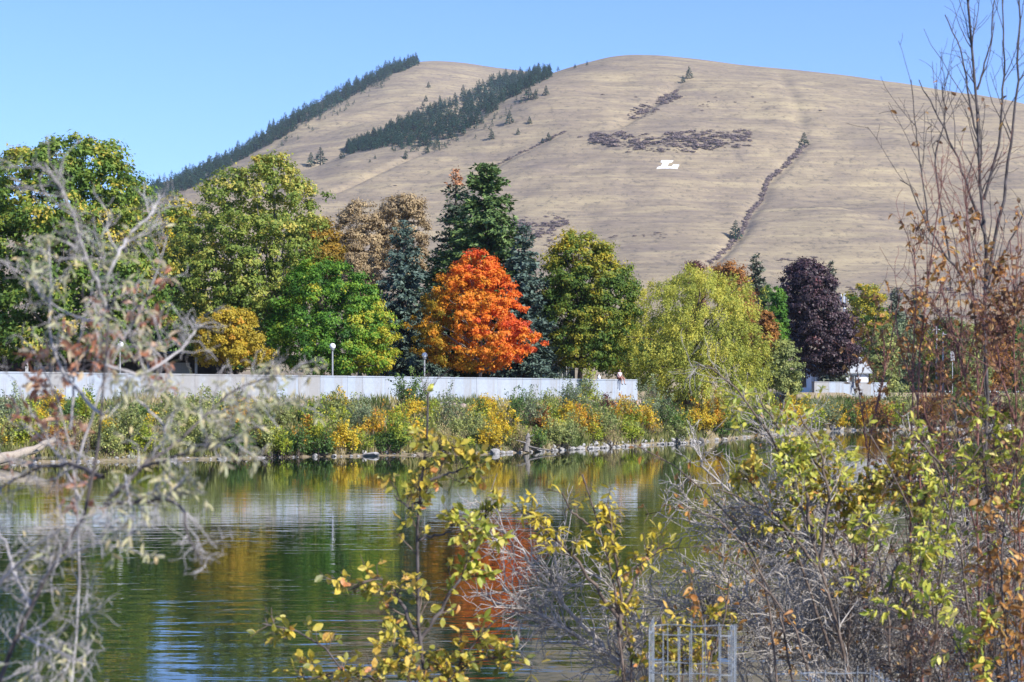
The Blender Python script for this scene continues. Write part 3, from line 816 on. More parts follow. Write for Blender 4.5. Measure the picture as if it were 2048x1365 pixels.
for k, (px, pt, hw, m) in enumerate(mix):
    broadleaf('park_tree', f'{mixlab[k]} tree across the river behind the birches, {_nth[k]} beyond the white house',
              [(pt, px-10, px+10), (pt+20, px-hw*0.8, px+hw*0.8), (pt+60, px-hw, px+hw), (pt+120, px-hw, px+hw), (pt+140, px-hw*0.6, px+hw*0.6)], 268 + 6*(k % 4), m, 60+k, 110, 80, 0.8, 0.26,
              base_py=790, group='trees beyond the birches')
# dark evergreens that close the view behind the front row
back = [(255, 640, 60, 176), (330, 600, 50, 190), (470, 590, 60, 194), (745, 640, 40, 196), (1075, 610, 45, 196), (1240, 640, 45, 200), (1330, 640, 50, 215)]
for k, (px, pt, hw, d) in enumerate(back):
    broadleaf('background_tree', f'shaded deep green tree filling the gap behind the front row, {_nth[k]} from the chestnut',
              [(pt, px-12, px+12), (pt+20, px-hw*0.8, px+hw*0.8), (pt+60, px-hw, px+hw), (740, px-hw, px+hw)], d, DG, 80+k, 120, 80, 0.9, 0.26, group='shaded trees behind the front row')

# ------------------------------------------------------------------ buildings
M_white = rough_mat('white_siding', (0.62, 0.64, 0.66), (0.74, 0.76, 0.78), 1.5)
M_roofg = rough_mat('roof_grey', (0.33, 0.35, 0.36), (0.47, 0.49, 0.50), 4)
M_blue = rough_mat('slate_siding', (0.10, 0.12, 0.15), (0.15, 0.175, 0.21), 2)
M_dark = rough_mat('dark_timber', (0.03, 0.026, 0.024), (0.07, 0.06, 0.055), 3)
M_sid = rough_mat('pale_siding', (0.40, 0.40, 0.41), (0.52, 0.52, 0.53), 3)
M_metal = rough_mat('galvanised', (0.42, 0.44, 0.45), (0.58, 0.60, 0.62), 9, rough=0.5)
M_postg = rough_mat('lamp_post_paint', (0.20, 0.21, 0.23), (0.30, 0.31, 0.33), 9, rough=0.5)
def glass_mat():
    m, nt, out = new_mat('window_glass')
    n = noise(nt, objco(nt), 2.0, 2)
    surf(nt, out, ramp(nt, n, [(0.3, (0.02, 0.025, 0.03)), (0.7, (0.05, 0.06, 0.07))]), 0.06, None, 0.5)
    return m
M_glass = glass_mat()

def house(name, label, x0, x1, y0, depth, z0, eave, rise, wall_m, roof_m, over=0.5, windows=(), sides=True, rot=0.0):
    root = empty(name, ((x0+x1)/2, y0, z0), label, 'house')
    root.rotation_euler.z = rot
    w = x1 - x0; h = eave
    mb = MB()
    hw = w/2
    vs = [(-hw, 0, 0), (hw, 0, 0), (hw, depth, 0), (-hw, depth, 0), (-hw, 0, h), (hw, 0, h), (hw, depth, h), (-hw, depth, h), (-hw, depth/2, h+rise), (hw, depth/2, h+rise)]
    mb.add(vs, [(0, 1, 5, 4), (2, 3, 7, 6), (1, 2, 6, 9, 5), (3, 0, 4, 8, 7)])
    mb.obj('wall', wall_m, root)
    for s in (0, 1):
        rb = MB(); t = 0.14
        k = rise/(depth/2)
        ya, yb = (-over, depth/2) if s == 0 else (depth + over, depth/2)
        za = h - over*k; zb = h + rise
        a = hw + over
        vs = [(-a, ya, za+0.03), (a, ya, za+0.03), (a, yb, zb+0.03), (-a, yb, zb+0.03), (-a, ya, za+t+0.03), (a, ya, za+t+0.03), (a, yb, zb+t+0.03), (-a, yb, zb+t+0.03)]
        rb.add(vs, [(0, 3, 2, 1), (4, 5, 6, 7), (0, 1, 5, 4), (1, 2, 6, 5), (2, 3, 7, 6), (3, 0, 4, 7)])
        rb.obj('roof', roof_m, root)
    for (wx0, wx1, wz0, wz1) in windows:
        fb = MB(); cx, cz = (wx0+wx1)/2, (wz0+wz1)/2; ww, wh = wx1-wx0, wz1-wz0; b = 0.09
        for c, s in (((cx, -0.03, wz0), (ww+b, 0.1, b)), ((cx, -0.03, wz1), (ww+b, 0.1, b)), ((wx0, -0.03, cz), (b, 0.1, wh-b)), ((wx1, -0.03, cz), (b, 0.1, wh-b)), ((cx, -0.03, cz), (0.05, 0.08, wh-b))):
            fb.box(c, s)
        fr = fb.obj('window', M_white, root)
        pb = MB(); pb.box((cx, -0.012, cz), (ww-b, 0.02, wh-b)); pb.obj('pane', M_glass, fr)
    return root
a = at(735, 0, 188); b = at(1150, 0, 188)
house('slate_blue_house', 'shaded slate blue house behind the orange maple', a[0], b[0], 188, 9, 4.4, 4.4, 2.0, M_blue, M_dark, 0.6,
      [(5.3, 6.7, 0.9, 3.0), (8.2, 9.0, 0.9, 3.0), (-6.5, -5.0, 1.0, 2.6)])
# white house on the far side of the short wall
hx0, hx1 = at(1612, 0, 268)[0], at(1728, 0, 268)[0]
wh = house('white_house', 'small white house with a pale grey roof behind the short wall', hx0, hx1, 264, 6.5, 4.5, 2.75, 1.85, M_white, M_roofg, 0.45,
           [(-2.6, -1.2, 1.1, 2.35), (-0.6, 0.8, 1.1, 2.35), (1.3, 2.6, 1.1, 2.35)], rot=math.radians(7))
cb = MB(); cb.box((0, 0, 1.2), (0.25, 0.25, 2.4)); cb.obj('porch_post', M_white, wh, (-3.4, -0.6, 0))
# carport building at the chestnut's foot: boards of pale siding under a deep dark roof
bl = empty('park_building', (at(165, 0, 172)[0], 172, 4.45), 'low dark building with pale board siding under the chestnut', 'building')
mb = MB(); mb.box((0, 3.0, 1.5), (23, 5.8, 3.0)); mb.obj('wall', M_dark, bl)  # dark wall lengthened at one end to stand in for shade beneath the chestnut
rb = MB()
rb.add([(-12.2, -2.0, 2.95), (12.2, -2.0, 2.95), (12.2, 6.6, 3.3), (-12.2, 6.6, 3.3), (-12.2, -2.0, 3.2), (12.2, -2.0, 3.2), (12.2, 6.6, 3.6), (-12.2, 6.6, 3.6)],
       [(0, 3, 2, 1), (4, 5, 6, 7), (0, 1, 5, 4), (1, 2, 6, 5), (2, 3, 7, 6), (3, 0, 4, 7)])
rb.obj('roof', M_dark, bl)
bx0 = at(338, 0, 172)[0] - bl.location.x
for k in range(9):
    bb = MB(); bb.box((0, 0, 1.15), (0.2, 0.06, 2.3)); bb.obj('siding_board', M_sid, bl, (bx0 + k*0.215, 0.05, 0.15))
bx1 = at(70, 0, 172)[0] - bl.location.x
for k in range(12):
    bb = MB(); bb.box((0, 0, 1.0), (0.2, 0.06, 2.0)); bb.obj('siding_board', M_sid, bl, (bx1 + k*0.235, 0.05, 0.15))
for px in (303, 62, 398):
    pb = MB(); pb.box((0, 0, 1.5), (0.22, 0.22, 3.0)); pb.obj('post', M_sid, bl, (at(px, 0, 172)[0] - bl.location.x, -1.5, 0))

# ------------------------------------------------------------------ lamps, masts and signs
def globe_mat():
    m, nt, out = new_mat('opal_globe')
    n = noise(nt, objco(nt), 3.0, 2)
    surf(nt, out, ramp(nt, n, [(0.3, (0.78, 0.79, 0.80)), (0.7, (0.84, 0.85, 0.86))]), 0.3, None, 0.5)
    return m
M_globe = globe_mat()
def lamp(px, py, d, gr, label):
    p = at(px, py, d); z0 = ground_at(p[0], d); h = p[2] - z0
    root = empty('globe_lamp', (p[0], d, z0), label, 'street lamp', 'globe lamps along the riverside walk')
    mb = MB(); mb.lathe([(0.0, 0), (0.16, 0), (0.16, 0.12), (0.10, 0.3), (0.075, 0.5), (0.06, h-gr-0.14), (0.0, h-gr-0.14)], n=12); mb.obj('post', M_postg, root, smooth=True)
    mb = MB(); mb.lathe([(0.0, 0), (0.07, 0), (0.15, 0.10), (0.16, 0.15), (0.0, 0.15)], (0, 0, h-gr-0.14), 12); mb.obj('collar', M_postg, root)
    mb = MB(); prof = [(gr*math.sin(t), -gr*math.cos(t)) for t in np.linspace(0.001, math.pi-0.001, 11)]
    mb.lathe(prof, (0, 0, h), 18); mb.obj('globe', M_globe, root, smooth=True)
lamp(240, 690, 148, 0.27, 'globe lamp half hidden by the grey branch, in front of the dark building')
lamp(665, 693, 159.5, 0.25, 'tall globe lamp in front of the bright green maple')
lamp(849, 711, 166, 0.24, 'shorter globe lamp beside the orange maple')

p = at(1689, 588, 325); z0 = 5.0
mast = empty('antenna_mast', (p[0], 325, z0), 'grey mobile phone mast with white panel antennas above the trees', 'mast')
h = p[2] - z0
mb = MB(); mb.lathe([(0.0, 0), (0.32, 0), (0.22, h), (0.0, h)], n=12); mb.obj('pole', M_metal, mast, smooth=True)
for k in range(6):
    a = k*math.pi/3 + 0.3
    mb = MB(); mb.box((0, 0, 0), (0.28, 0.16, 1.4)); o = mb.obj('antenna', M_white, mast, (0.72*math.cos(a), 0.72*math.sin(a), h-0.8)); o.rotation_euler.z = a + math.pi/2
    mb = MB(); mb.tube((0.15*math.cos(a), 0.15*math.sin(a), h-0.8), (0.64*math.cos(a), 0.64*math.sin(a), h-0.8), 0.04, 0.04, 6); mb.obj('bracket', M_metal, mast)
def pole(px, pyt, d, label, arm):
    p = at(px, pyt, d); z0 = ground_at(p[0], d); h = p[2] - z0
    r = empty('street_light', (p[0], d, z0), label, 'street light')
    mb = MB(); mb.lathe([(0.0, 0), (0.15, 0), (0.10, h), (0.0, h)], n=10); mb.obj('pole', M_metal, r, smooth=True)
    if arm:
        mb = MB(); mb.tube((0, 0, h-0.3), (1.9, 0, h-0.7), 0.05, 0.04, 8); mb.obj('arm', M_metal, r)
        mb = MB(); mb.box((2.1, 0, h-0.75), (0.7, 0.26, 0.14)); mb.obj('lamp_head', M_metal, r)
    else:
        mb = MB(); mb.box((0, 0, h-0.5), (0.9, 0.1, 0.1)); mb.obj('crossarm', M_metal, r)
pole(1873, 652, 272, 'thin pale pole with a short crossarm beside the street light', False)
pole(1886, 664, 270, 'pale street light with an arm, seen through the birch stems', True)
p = at(1905, 712, 266); z0 = ground_at(p[0], 266)
sg = empty('road_sign', (p[0], 266, z0), 'small grey road sign on a post near the street light', 'sign')
mb = MB(); mb.tube((0, 0, 0), (0, 0, p[2]-z0+0.6), 0.045, 0.045, 6); mb.obj('post', M_metal, sg)
mb = MB(); mb.box((0, -0.06, p[2]-z0), (0.55, 0.04, 1.3)); mb.obj('sign_plate', M_sid, sg)

# ------------------------------------------------------------------ seated people
def flat_mat(name, c):
    return rough_mat(name, tuple(x*0.85 for x in c), c, 14, bdist=0.003)
M_skin = flat_mat('skin', (0.52, 0.33, 0.25)); M_hair = flat_mat('hair_dark', (0.05, 0.032, 0.025))
def skinned(name, verts, edges, radii, mat, parent, sub=1):
    me = bpy.data.meshes.new(name); me.from_pydata(verts, edges, []); me.update(); me.materials.append(mat)
    o = link(name, me, parent)
    sk = o.modifiers.new('skin', 'SKIN'); sk.use_smooth_shade = True
    for i, r in enumerate(radii): me.skin_vertices[0].data[i].radius = (r, r) if not isinstance(r, tuple) else r
    me.skin_vertices[0].data[0].use_root = True
    ss = o.modifiers.new('sub', 'SUBSURF'); ss.levels = sub; ss.render_levels = sub
    return o
def seated(loc, rz, label, top, legs, shoe, pack):
    """sits on a ledge at loc facing local -Y, legs hanging"""
    r = empty('person', loc, label, 'person'); r.rotation_euler.z = rz
    V = [(0, 0.05, 0.10), (0, 0.06, 0.30), (0, 0.05, 0.46), (0, 0.04, 0.58), (0, 0.03, 0.66), (0, 0.01, 0.78),
         (0.09, 0.0, 0.09), (0.11, -0.40, 0.10), (0.11, -0.44, -0.28), (0.11, -0.50, -0.40), (0.11, -0.60, -0.43),
         (-0.09, 0.0, 0.09), (-0.11, -0.38, 0.10), (-0.11, -0.32, -0.28), (-0.11, -0.34, -0.40), (-0.11, -0.44, -0.44),
         (0.19, 0.04, 0.53), (0.24, 0.02, 0.28), (0.20, -0.18, 0.14), (0.19, -0.26, 0.12),
         (-0.19, 0.04, 0.53), (-0.25, 0.05, 0.28), (-0.22, -0.14, 0.14), (-0.21, -0.22, 0.12), (0, -0.075, 0.79)]
    E = [(0, 1), (1, 2), (2, 3), (3, 4), (4, 5), (0, 6), (6, 7), (7, 8), (8, 9), (9, 10), (0, 11), (11, 12), (12, 13), (13, 14), (14, 15), (2, 16), (16, 17), (17, 18), (18, 19), (2, 20), (20, 21), (21, 22), (22, 23), (5, 24)]
    R = [0.13, 0.115, 0.125, 0.05, 0.06, 0.095, 0.085, 0.06, 0.045, 0.035, 0.03, 0.085, 0.06, 0.045, 0.035, 0.03, 0.055, 0.038, 0.03, 0.025, 0.055, 0.038, 0.03, 0.025, 0.02]
    skinned('body', V, E, R, M_skin, r)
    skinned('top', [V[0], V[1], V[2], (0, 0.05, 0.52), V[16], (0.215, 0.03, 0.42), V[20], (-0.22, 0.045, 0.42)], [(0, 1), (1, 2), (2, 3), (2, 4), (4, 5), (2, 6), (6, 7)], [0.145, 0.128, 0.138, 0.09, 0.066, 0.055, 0.066, 0.055], top, r)
    skinned('trousers', [(0, 0.05, 0.08), V[6], (0.11, -0.36, 0.10), (0.11, -0.43, -0.12), V[11], (-0.11, -0.34, 0.10), (-0.11, -0.34, -0.12)], [(0, 1), (1, 2), (2, 3), (0, 4), (4, 5), (5, 6)], [0.14, 0.10, 0.076, 0.07, 0.10, 0.076, 0.07], legs, r)
    for s, i in ((1, 9), (-1, 14)):
        p = V[i]; skinned('shoe', [(p[0], p[1]+0.03, p[2]), (p[0], p[1]-0.06, p[2]-0.05), (p[0], p[1]-0.15, p[2]-0.06)], [(0, 1), (1, 2)], [0.05, 0.05, 0.04], shoe, r)
    skinned('hair', [(0, 0.05, 0.86), (0, 0.09, 0.76), (0, 0.10, 0.62)], [(0, 1), (1, 2)], [0.085, 0.08, 0.05], M_hair, r)
    for s in (1, -1):
        mb = MB(); mb.lathe([(0.001, -0.012), (0.012, 0), (0.001, 0.012)], (0.035*s, -0.088, 0.80), 6); mb.obj('eye', M_hair, r)
    if pack:
        pk = empty('backpack', (loc[0] + 0.0, loc[1], loc[2]), 'grey-blue backpack worn by the person on the long wall', 'backpack')
        pk.rotation_euler.z = rz
        skinned('bag', [(0, 0.28, 0.12), (0, 0.29, 0.32), (0, 0.26, 0.50)], [(0, 1), (1, 2)], [0.13, 0.14, 0.10], pack, pk)
        for s in (1, -1):
            mb = MB(); mb.tube((0.12*s, 0.2, 0.5), (0.13*s, 0.0, 0.57), 0.02, 0.02, 6); mb.obj('strap', pack, pk)
pw = wxy(1240); t = (uy(*pw))
seated((pw[0], pw[1]-0.16, 5.49), math.radians(38), 'person in a pale pink top and rust shorts sitting on the long wall', flat_mat('pink_cloth', (0.72, 0.60, 0.62)), flat_mat('rust_cloth', (0.42, 0.15, 0.11)), flat_mat('shoe_dark', (0.10, 0.09, 0.10)), flat_mat('pack_cloth', (0.30, 0.36, 0.46)))
seated((at(1720, 0, 247.6)[0], 249.0, 5.77), math.radians(10), 'person in a white top and turquoise trousers sitting on the short wall', flat_mat('white_cloth', (0.78, 0.80, 0.84)), flat_mat('turquoise_cloth', (0.08, 0.34, 0.46)), flat_mat('shoe_pale', (0.5, 0.5, 0.5)), None)
pb = wxy(1198)
bagm = MB(); bagm.lathe([(0.0, 0), (0.15, 0), (0.16, 0.10), (0.12, 0.22), (0.04, 0.33), (0.05, 0.38), (0.0, 0.38)], n=12)
bag = bagm.obj('white_bag', M_globe, None, (pb[0], pb[1], 5.50), smooth=True)
tag(bag, 'small knotted white bag left on top of the wall', 'bag')

# ------------------------------------------------------------------ stones and driftwood
def rock_mesh(seed, mat, sub=2):
    import bmesh
    rr = np.random.default_rng(seed)
    bm = bmesh.new(); bmesh.ops.create_icosphere(bm, subdivisions=sub, radius=0.5)
    pl = unit(rr.normal(size=(9, 3))); off = rr.uniform(0.28, 0.45, 9)
    for v in bm.verts:
        c = np.array(v.co)
        for n_, o_ in zip(pl, off):
            e = c @ n_ - o_
            if e > 0: c = c - n_*e*0.92
        v.co = c*(1 + 0.05*rr.normal())
    me = bpy.data.meshes.new('rock'); bm.to_mesh(me); bm.free(); me.materials.append(mat)
    return me
RP = [rock_mesh(k, M_rockpale) for k in range(6)]
RK = [rock_mesh(20+k, M_rockpink) for k in range(4)]
RD = [rock_mesh(40+k, M_rockdark) for k in range(3)]
MARKS = [(150, 'the chestnut tree'), (300, 'the dark park building'), (430, 'the golden tree'), (560, 'the ash tree'), (660, 'the tallest globe lamp'), (780, 'the green maple'), (880, 'the shorter globe lamp'),
         (1000, 'the orange maple'), (1080, 'the slate blue house'), (1150, 'the green and gold maple'), (1215, 'the white bag on the wall'), (1290, 'the person on the long wall'), (1400, 'the weeping willow'), (1530, 'the far side of the willow'),
         (1610, 'the arborvitae'), (1700, 'the white house'), (1800, 'the yellow-green tree'), (3000, 'the street light')]
def below(px): return next(n for u, n in MARKS if px < u)
def rock(px, wpx, hpx, me, label, group, dy=0.0, base=None, kind=None):
    y = float(shore_y(np.array([px]))[0]) + dy if base is None else base[1]
    x = (px - CX)/F*y; w = wpx/F*y; h = hpx/F*y
    z = (ground_at(x, y) if dy > 0.4 or base is not None else 0.0) + h*0.12
    o = link('rock', me, None, (x, y, z))
    o.scale = (w, w*rng.uniform(0.6, 0.9), h*1.25); o.rotation_euler = (rng.uniform(-0.45, 0.45), rng.uniform(-0.35, 0.35), rng.uniform(0, 6.28) if wpx < 14 else rng.uniform(-0.4, 0.4))
    return tag(o, label, 'rock', group)
g = 'pale rocks along the far waterline'; gl = 'pale grey rock at the edge of the far waterline'
rock(990, 25, 15, RP[0], 'large rounded pale boulder at the waterline below the orange maple', g)
rock(1020, 17, 8, RP[1], 'flat-topped pale rock just beside the large rounded boulder', g)
rock(738, 46, 9, RP[2], 'long low pale slab at the waterline below the globe lamps', g)
rock(1072, 42, 9, RP[3], 'long slanting pale slab beside the fallen stump', g)
rock(1668, 44, 22, RP[4], 'solitary wedge-shaped grey boulder across the river near the short wall', g)
rock(1402, 16, 16, RD[0], 'dark round rock where the pale rock row ends', 'dark rocks at the waterline')
for px in list(np.arange(1100, 1400, 5.2)):
    for j in range(2):
        wp = rng.uniform(6, 20)*rng.uniform(0.6, 1.15); rock(px + rng.uniform(-4, 4), wp, wp*rng.uniform(0.38, 0.75), RP[rng.integers(6)], ('flat pale' if wp > 18 else 'pale grey') + ' rock at the far waterline below ' + below(px), g, j*0.9 - 0.2)
for px in list(np.arange(30, 640, 9.0)) + list(np.arange(640, 1100, 15)):
    wp = rng.uniform(5, 15); rock(px + rng.uniform(-6, 6), wp, wp*rng.uniform(0.4, 0.7), RP[rng.integers(6)], 'small pale rock at the far waterline below ' + below(px), g, rng.uniform(-0.3, 0.8))
for px in list(np.arange(1420, 2040, 16)):
    wp = rng.uniform(8, 20); rock(px + rng.uniform(-6, 6), wp, wp*rng.uniform(0.35, 0.5), RP[rng.integers(6)], 'pale grey rock at the far waterline below ' + below(px), g, rng.uniform(-0.2, 0.6))
g2 = 'riprap stones at the foot of the wall'
for k in range(120):
    px = rng.uniform(60, 1285)
    if k > 60: px = rng.choice([rng.uniform(130, 320), rng.uniform(880, 1010), rng.uniform(1180, 1285), rng.uniform(560, 640)])
    bp = bank_point(px, rng.uniform(803, 838)); wp = rng.uniform(10, 24)
    rock(px, wp, wp*rng.uniform(0.5, 0.8), (RK + RK + RP[:2])[rng.integers(10)], 'broken stone at the wall foot below ' + below(px), g2, base=bp)

def log(name, label, pts, r0, r1, mat, extra=()):
    P = resample(pts, 12); P[1:-1] += rng.normal(0, 0.03, (10, 3))
    root = empty(name, P[0], label, 'driftwood')
    link('log_trunk', tube_mesh('log_trunk', [((P - P[0])[None], np.linspace(r0, r1, 12)[None], 9)], mat), root)
    for e, ra in extra:
        Q = resample(e, 8); link('branch_stub', tube_mesh('branch_stub', [((Q - P[0])[None], np.linspace(ra, ra*0.3, 8)[None], 6)], mat), root)
    return root
a0 = at(-40, 938, 112.5); a0[2] = 0.25
a1 = at(60, 905, 116); a2 = at(108, 880, 119)
log('driftwood_log', 'bleached driftwood log sloping out of the water by the grey branch', [a0, a1, a2], 0.38, 0.16, M_wood, [([a1, a1 + [0.8, 0.2, 0.5]], 0.09)])
s0 = at(1052, 906, 140.5); s0[2] = 0.1
log('fallen_stump', 'dark weathered stump with root stubs at the waterline among pale rocks', [s0, s0 + [0.15, 0.1, 0.7], s0 + [0.1, 0.3, 1.25]], 0.26, 0.12, M_barkgrey,
    [([s0 + [0, 0, 0.4], s0 + [1.1, -0.4, 0.15], s0 + [2.2, -0.6, 0.05]], 0.10), ([s0 + [0, 0, 0.6], s0 + [-0.7, -0.2, 0.8]], 0.08), ([s0 + [0, 0, 0.9], s0 + [0.6, 0, 1.2]], 0.07)])

# ------------------------------------------------------------------ far bank shrubs
BK = {'olive': OL, 'green': DG, 'lime': LI, 'yellow': YE, 'orange': OR, 'rust': R1, 'straw': TA, 'deep green': DG, 'grey-green': GW, 'dark red': DR}
BUSH = [(25, 785, 880, 45, 'grey-green'), (62, 815, 902, 46, 'lime'), (5, 830, 900, 40, 'olive'), (118, 850, 912, 34, 'rust'), (160, 835, 910, 36, 'straw'), (200, 830, 912, 40, 'olive'),
        (250, 800, 905, 45, 'olive'), (298, 848, 915, 38, 'lime'), (345, 795, 880, 50, 'olive'), (400, 778, 880, 52, 'olive'), (432, 820, 908, 40, 'olive'), (478, 800, 866, 34, 'orange'),
        (470, 850, 915, 36, 'green'), (520, 825, 912, 45, 'olive'), (552, 785, 862, 40, 'olive'), (556, 850, 916, 36, 'lime'), (605, 832, 902, 24, 'orange'), (585, 850, 915, 36, 'green'), (640, 800, 905, 33, 'lime'),
        (672, 782, 842, 44, 'olive'), (690, 838, 906, 40, 'yellow'), (728, 798, 870, 42, 'grey-green'), (752, 822, 885, 40, 'orange'), (645, 862, 914, 30, 'green'), (780, 850, 908, 34, 'green'), (824, 742, 832, 40, 'deep green'),
        (800, 800, 904, 28, 'lime'), (836, 835, 898, 24, 'yellow'), (866, 790, 850, 20, 'lime'), (906, 778, 866, 28, 'grey-green'), (935, 812, 872, 40, 'olive'), (892, 850, 905, 45, 'straw'),
        (960, 835, 892, 28, 'olive'), (1000, 812, 890, 34, 'yellow'), (984, 848, 902, 26, 'yellow'), (1034, 778, 868, 20, 'deep green'), (1062, 768, 862, 26, 'grey-green'), (1040, 848, 903, 30, 'straw'),
        (1086, 818, 872, 26, 'rust'), (1072, 858, 902, 32, 'green'), (1120, 846, 898, 38, 'olive'), (1150, 742, 850, 40, 'grey-green'), (1176, 742, 806, 17, 'lime'), (1140, 800, 862, 30, 'yellow'),
        (1166, 812, 872, 33, 'orange'), (1192, 798, 882, 34, 'olive'), (1216, 842, 894, 34, 'straw'), (1246, 795, 850, 33, 'orange'), (1212, 786, 822, 18, 'dark red'), (1262, 838, 886, 33, 'lime'),
        (1292, 808, 868, 26, 'yellow'), (1304, 765, 850, 38, 'grey-green'), (1342, 798, 868, 35, 'green'), (1350, 840, 884, 38, 'olive'), (1392, 808, 868, 38, 'yellow'), (1422, 788, 862, 38, 'orange'),
        (1442, 830, 876, 34, 'green'), (1470, 800, 866, 36, 'lime'), (1505, 790, 866, 40, 'olive'), (1550, 796, 862, 40, 'rust'), (1530, 800, 866, 34, 'lime'), (1570, 815, 866, 30, 'yellow'), (1615, 805, 862, 34, 'lime'), (1592, 790, 860, 40, 'yellow'), (1665, 810, 861, 30, 'yellow'), (1715, 805, 860, 32, 'orange'), (1770, 800, 857, 36, 'lime'), (1640, 785, 856, 42, 'grey-green'), (1690, 798, 860, 38, 'green'),
        (1742, 785, 858, 44, 'rust'), (1800, 778, 853, 48, 'olive'), (1860, 776, 853, 48, 'rust'), (1920, 776, 850, 48, 'green'), (1980, 776, 850, 48, 'dark red'), (2034, 782, 848, 45, 'olive')]
count = {}
def bush(px, pt, pb, hw, kind, seed):
    p = bank_point(px, pb); d = p[1]
    pt2 = pt + rng.uniform(-4, 4)
    n = count[kind] = count.get(kind, 0) + 1
    hgt = (pb - pt)
    size = 'tall ' if hgt > 95 else ('low ' if hgt < 60 else '')
    lab = f'{size}{kind} shrub on the far bank, {nth(n)} {kind} one from the driftwood log'
    mid = (pt + pb)/2
    ol = [(pt2, px-hw*0.3, px+hw*0.3), (pt2 + hgt*0.18, px-hw*0.75, px+hw*0.7), (mid, px-hw, px+hw), (pb - hgt*0.12, px-hw*0.95, px+hw*0.95), (pb, px-hw*0.6, px+hw*0.6)]
    rs = np.random.default_rng(seed)
    z0 = p[2]; off = np.array([p[0], d, z0])
    root = empty('riverside_shrub', off, lab, 'shrub', 'shrubs on the far bank')
    H = hgt/F*d*1.05; Wd = hw/F*d
    ns = int(10 + 0.16*hw*2)
    a = rs.uniform(0, 6.283, ns); q = rs.random(ns)**0.5
    bx = np.stack([np.cos(a)*q*Wd*0.55, np.sin(a)*q*Wd*0.45, np.zeros(ns)], -1)
    hs = H*(1 - 0.55*q**2)*rs.uniform(0.55, 1.12, ns)
    tp = bx + np.stack([np.cos(a)*Wd*rs.uniform(0.1, 0.65, ns)*q, np.sin(a)*Wd*rs.uniform(0.1, 0.6, ns)*q, hs], -1)
    u = np.linspace(0, 1, 6)[None, :, None]
    SPs = bx[:, None]*(1-u) + tp[:, None]*u; SPs[:, 1:-1] += rs.normal(0, 0.05*H, (ns, 4, 3))*np.array([1, 1, 0.3])
    bp2, br2 = SPs, np.linspace(0.03, 0.006, 6)[None]*np.ones((ns, 1))
    c1 = spawn_free(SPs, br2, ns*3, (0.18*H, 0.42*H), (20, 60), rs)
    link('stems', tube_mesh('stems', [(SPs, br2, 3), (c1[:, ::2], np.linspace(0.011, 0.005, 3)[None]*np.ones((len(c1), 1)), 3)], M_twig_brown), root)
    root.children[0]['kind'] = 'stuff'
    A = np.concatenate([SPs, c1]); wt = np.concatenate([np.full(ns, 2.0), np.full(len(c1), 1.0)])
    nl = int((0.55 if kind != 'straw' else 0.5)*hw*hgt*SHRUB_DENS*(1.5 if d > 180 else 1.1)) + 260
    ii = rs.choice(len(A), nl, p=wt/wt.sum()); tt_ = 0.22 + 0.78*rs.random(nl)**0.75
    fi = tt_*5; i0 = np.minimum(fi.astype(int), 4); fr = (fi - i0)[:, None]
    P = A[ii, i0]*(1-fr) + A[ii, i0+1]*fr + rs.normal(0, 0.085, (nl, 3))
    P[:, 2] = np.maximum(P[:, 2], 0.02)
    Dr = unit(rs.normal(0, 0.7, (nl, 3)) + np.array([0, 0, 0.35 if kind != 'straw' else 1.2]))
    Nn = unit(np.stack([P[:, 0]*0.7/max(Wd, .1), P[:, 1]*0.7/max(Wd, .1), np.full(nl, 0.45)], -1) + rs.normal(0, 0.5, (nl, 3)))
    L = (0.15 if kind != 'grey-green' else 0.13)*rs.uniform(0.6, 1.3, nl)*max(1.0, d/150)
    ti = np.clip(rs.normal(0.5, 0.2, len(A))[ii] + rs.normal(0, 0.13, nl) + 0.15*(P[:, 2]/H - 0.5), 0, 1)
    link('crown', leaf_mesh('crown', P, Dr, Nn, L, L*(0.75 if kind != 'straw' else 0.25), ti, BK[kind]), root)
SHRUB_DENS = 1.0
def spawn_free(P, R, n, ln, ang, rr, k=6):
    i = rr.integers(0, len(P), n); t = 0.2 + 0.75*rr.random(n)
    fi = t*5; a = np.minimum(fi.astype(int), 4); f = (fi - a)[:, None]
    pos = P[i, a]*(1-f) + P[i, a+1]*f; tan = unit(P[i, a+1] - P[i, a])
    g = np.radians(rr.uniform(ang[0], ang[1], n))[:, None]
    d = unit(tan*np.cos(g) + unit(np.cross(tan, rr.normal(size=(n, 3))))*np.sin(g) + np.array([0, 0, 0.1]))
    l = rr.uniform(ln[0], ln[1], n)[:, None]
    out = np.empty((n, k, 3)); out[:, 0] = pos
    for j in range(1, k):
        d = unit(d + rr.normal(0, 0.15, (n, 3))); out[:, j] = out[:, j-1] + d*l/(k-1)
    return out
_fr = np.random.default_rng(91)
_kinds = ['olive', 'lime', 'lime', 'straw', 'olive', 'yellow', 'lime', 'straw']
for k in range(96):
    px = _fr.uniform(-20, 1500); lo = np.interp(px, [0, 640, 1000, 1200, 1400, 1560], [912, 908, 902, 888, 874, 862]); pb = lo - abs(_fr.normal(0, 26)) - 2
    BUSH.append((px, max(pb - _fr.uniform(26, 48), 800), pb, _fr.uniform(22, 40), _kinds[int(_fr.integers(8))]))
for k in range(46):
    px = _fr.uniform(-20, 1280); pb = _fr.uniform(832, 862)
    BUSH.append((px, pb - _fr.uniform(38, 62), pb, _fr.uniform(20, 40), ['olive', 'lime', 'olive', 'green', 'grey-green', 'yellow'][int(_fr.integers(6))]))
BUSH.sort(key=lambda b: b[0])
for k, b in enumerate(BUSH): bush(*b, 200 + k)

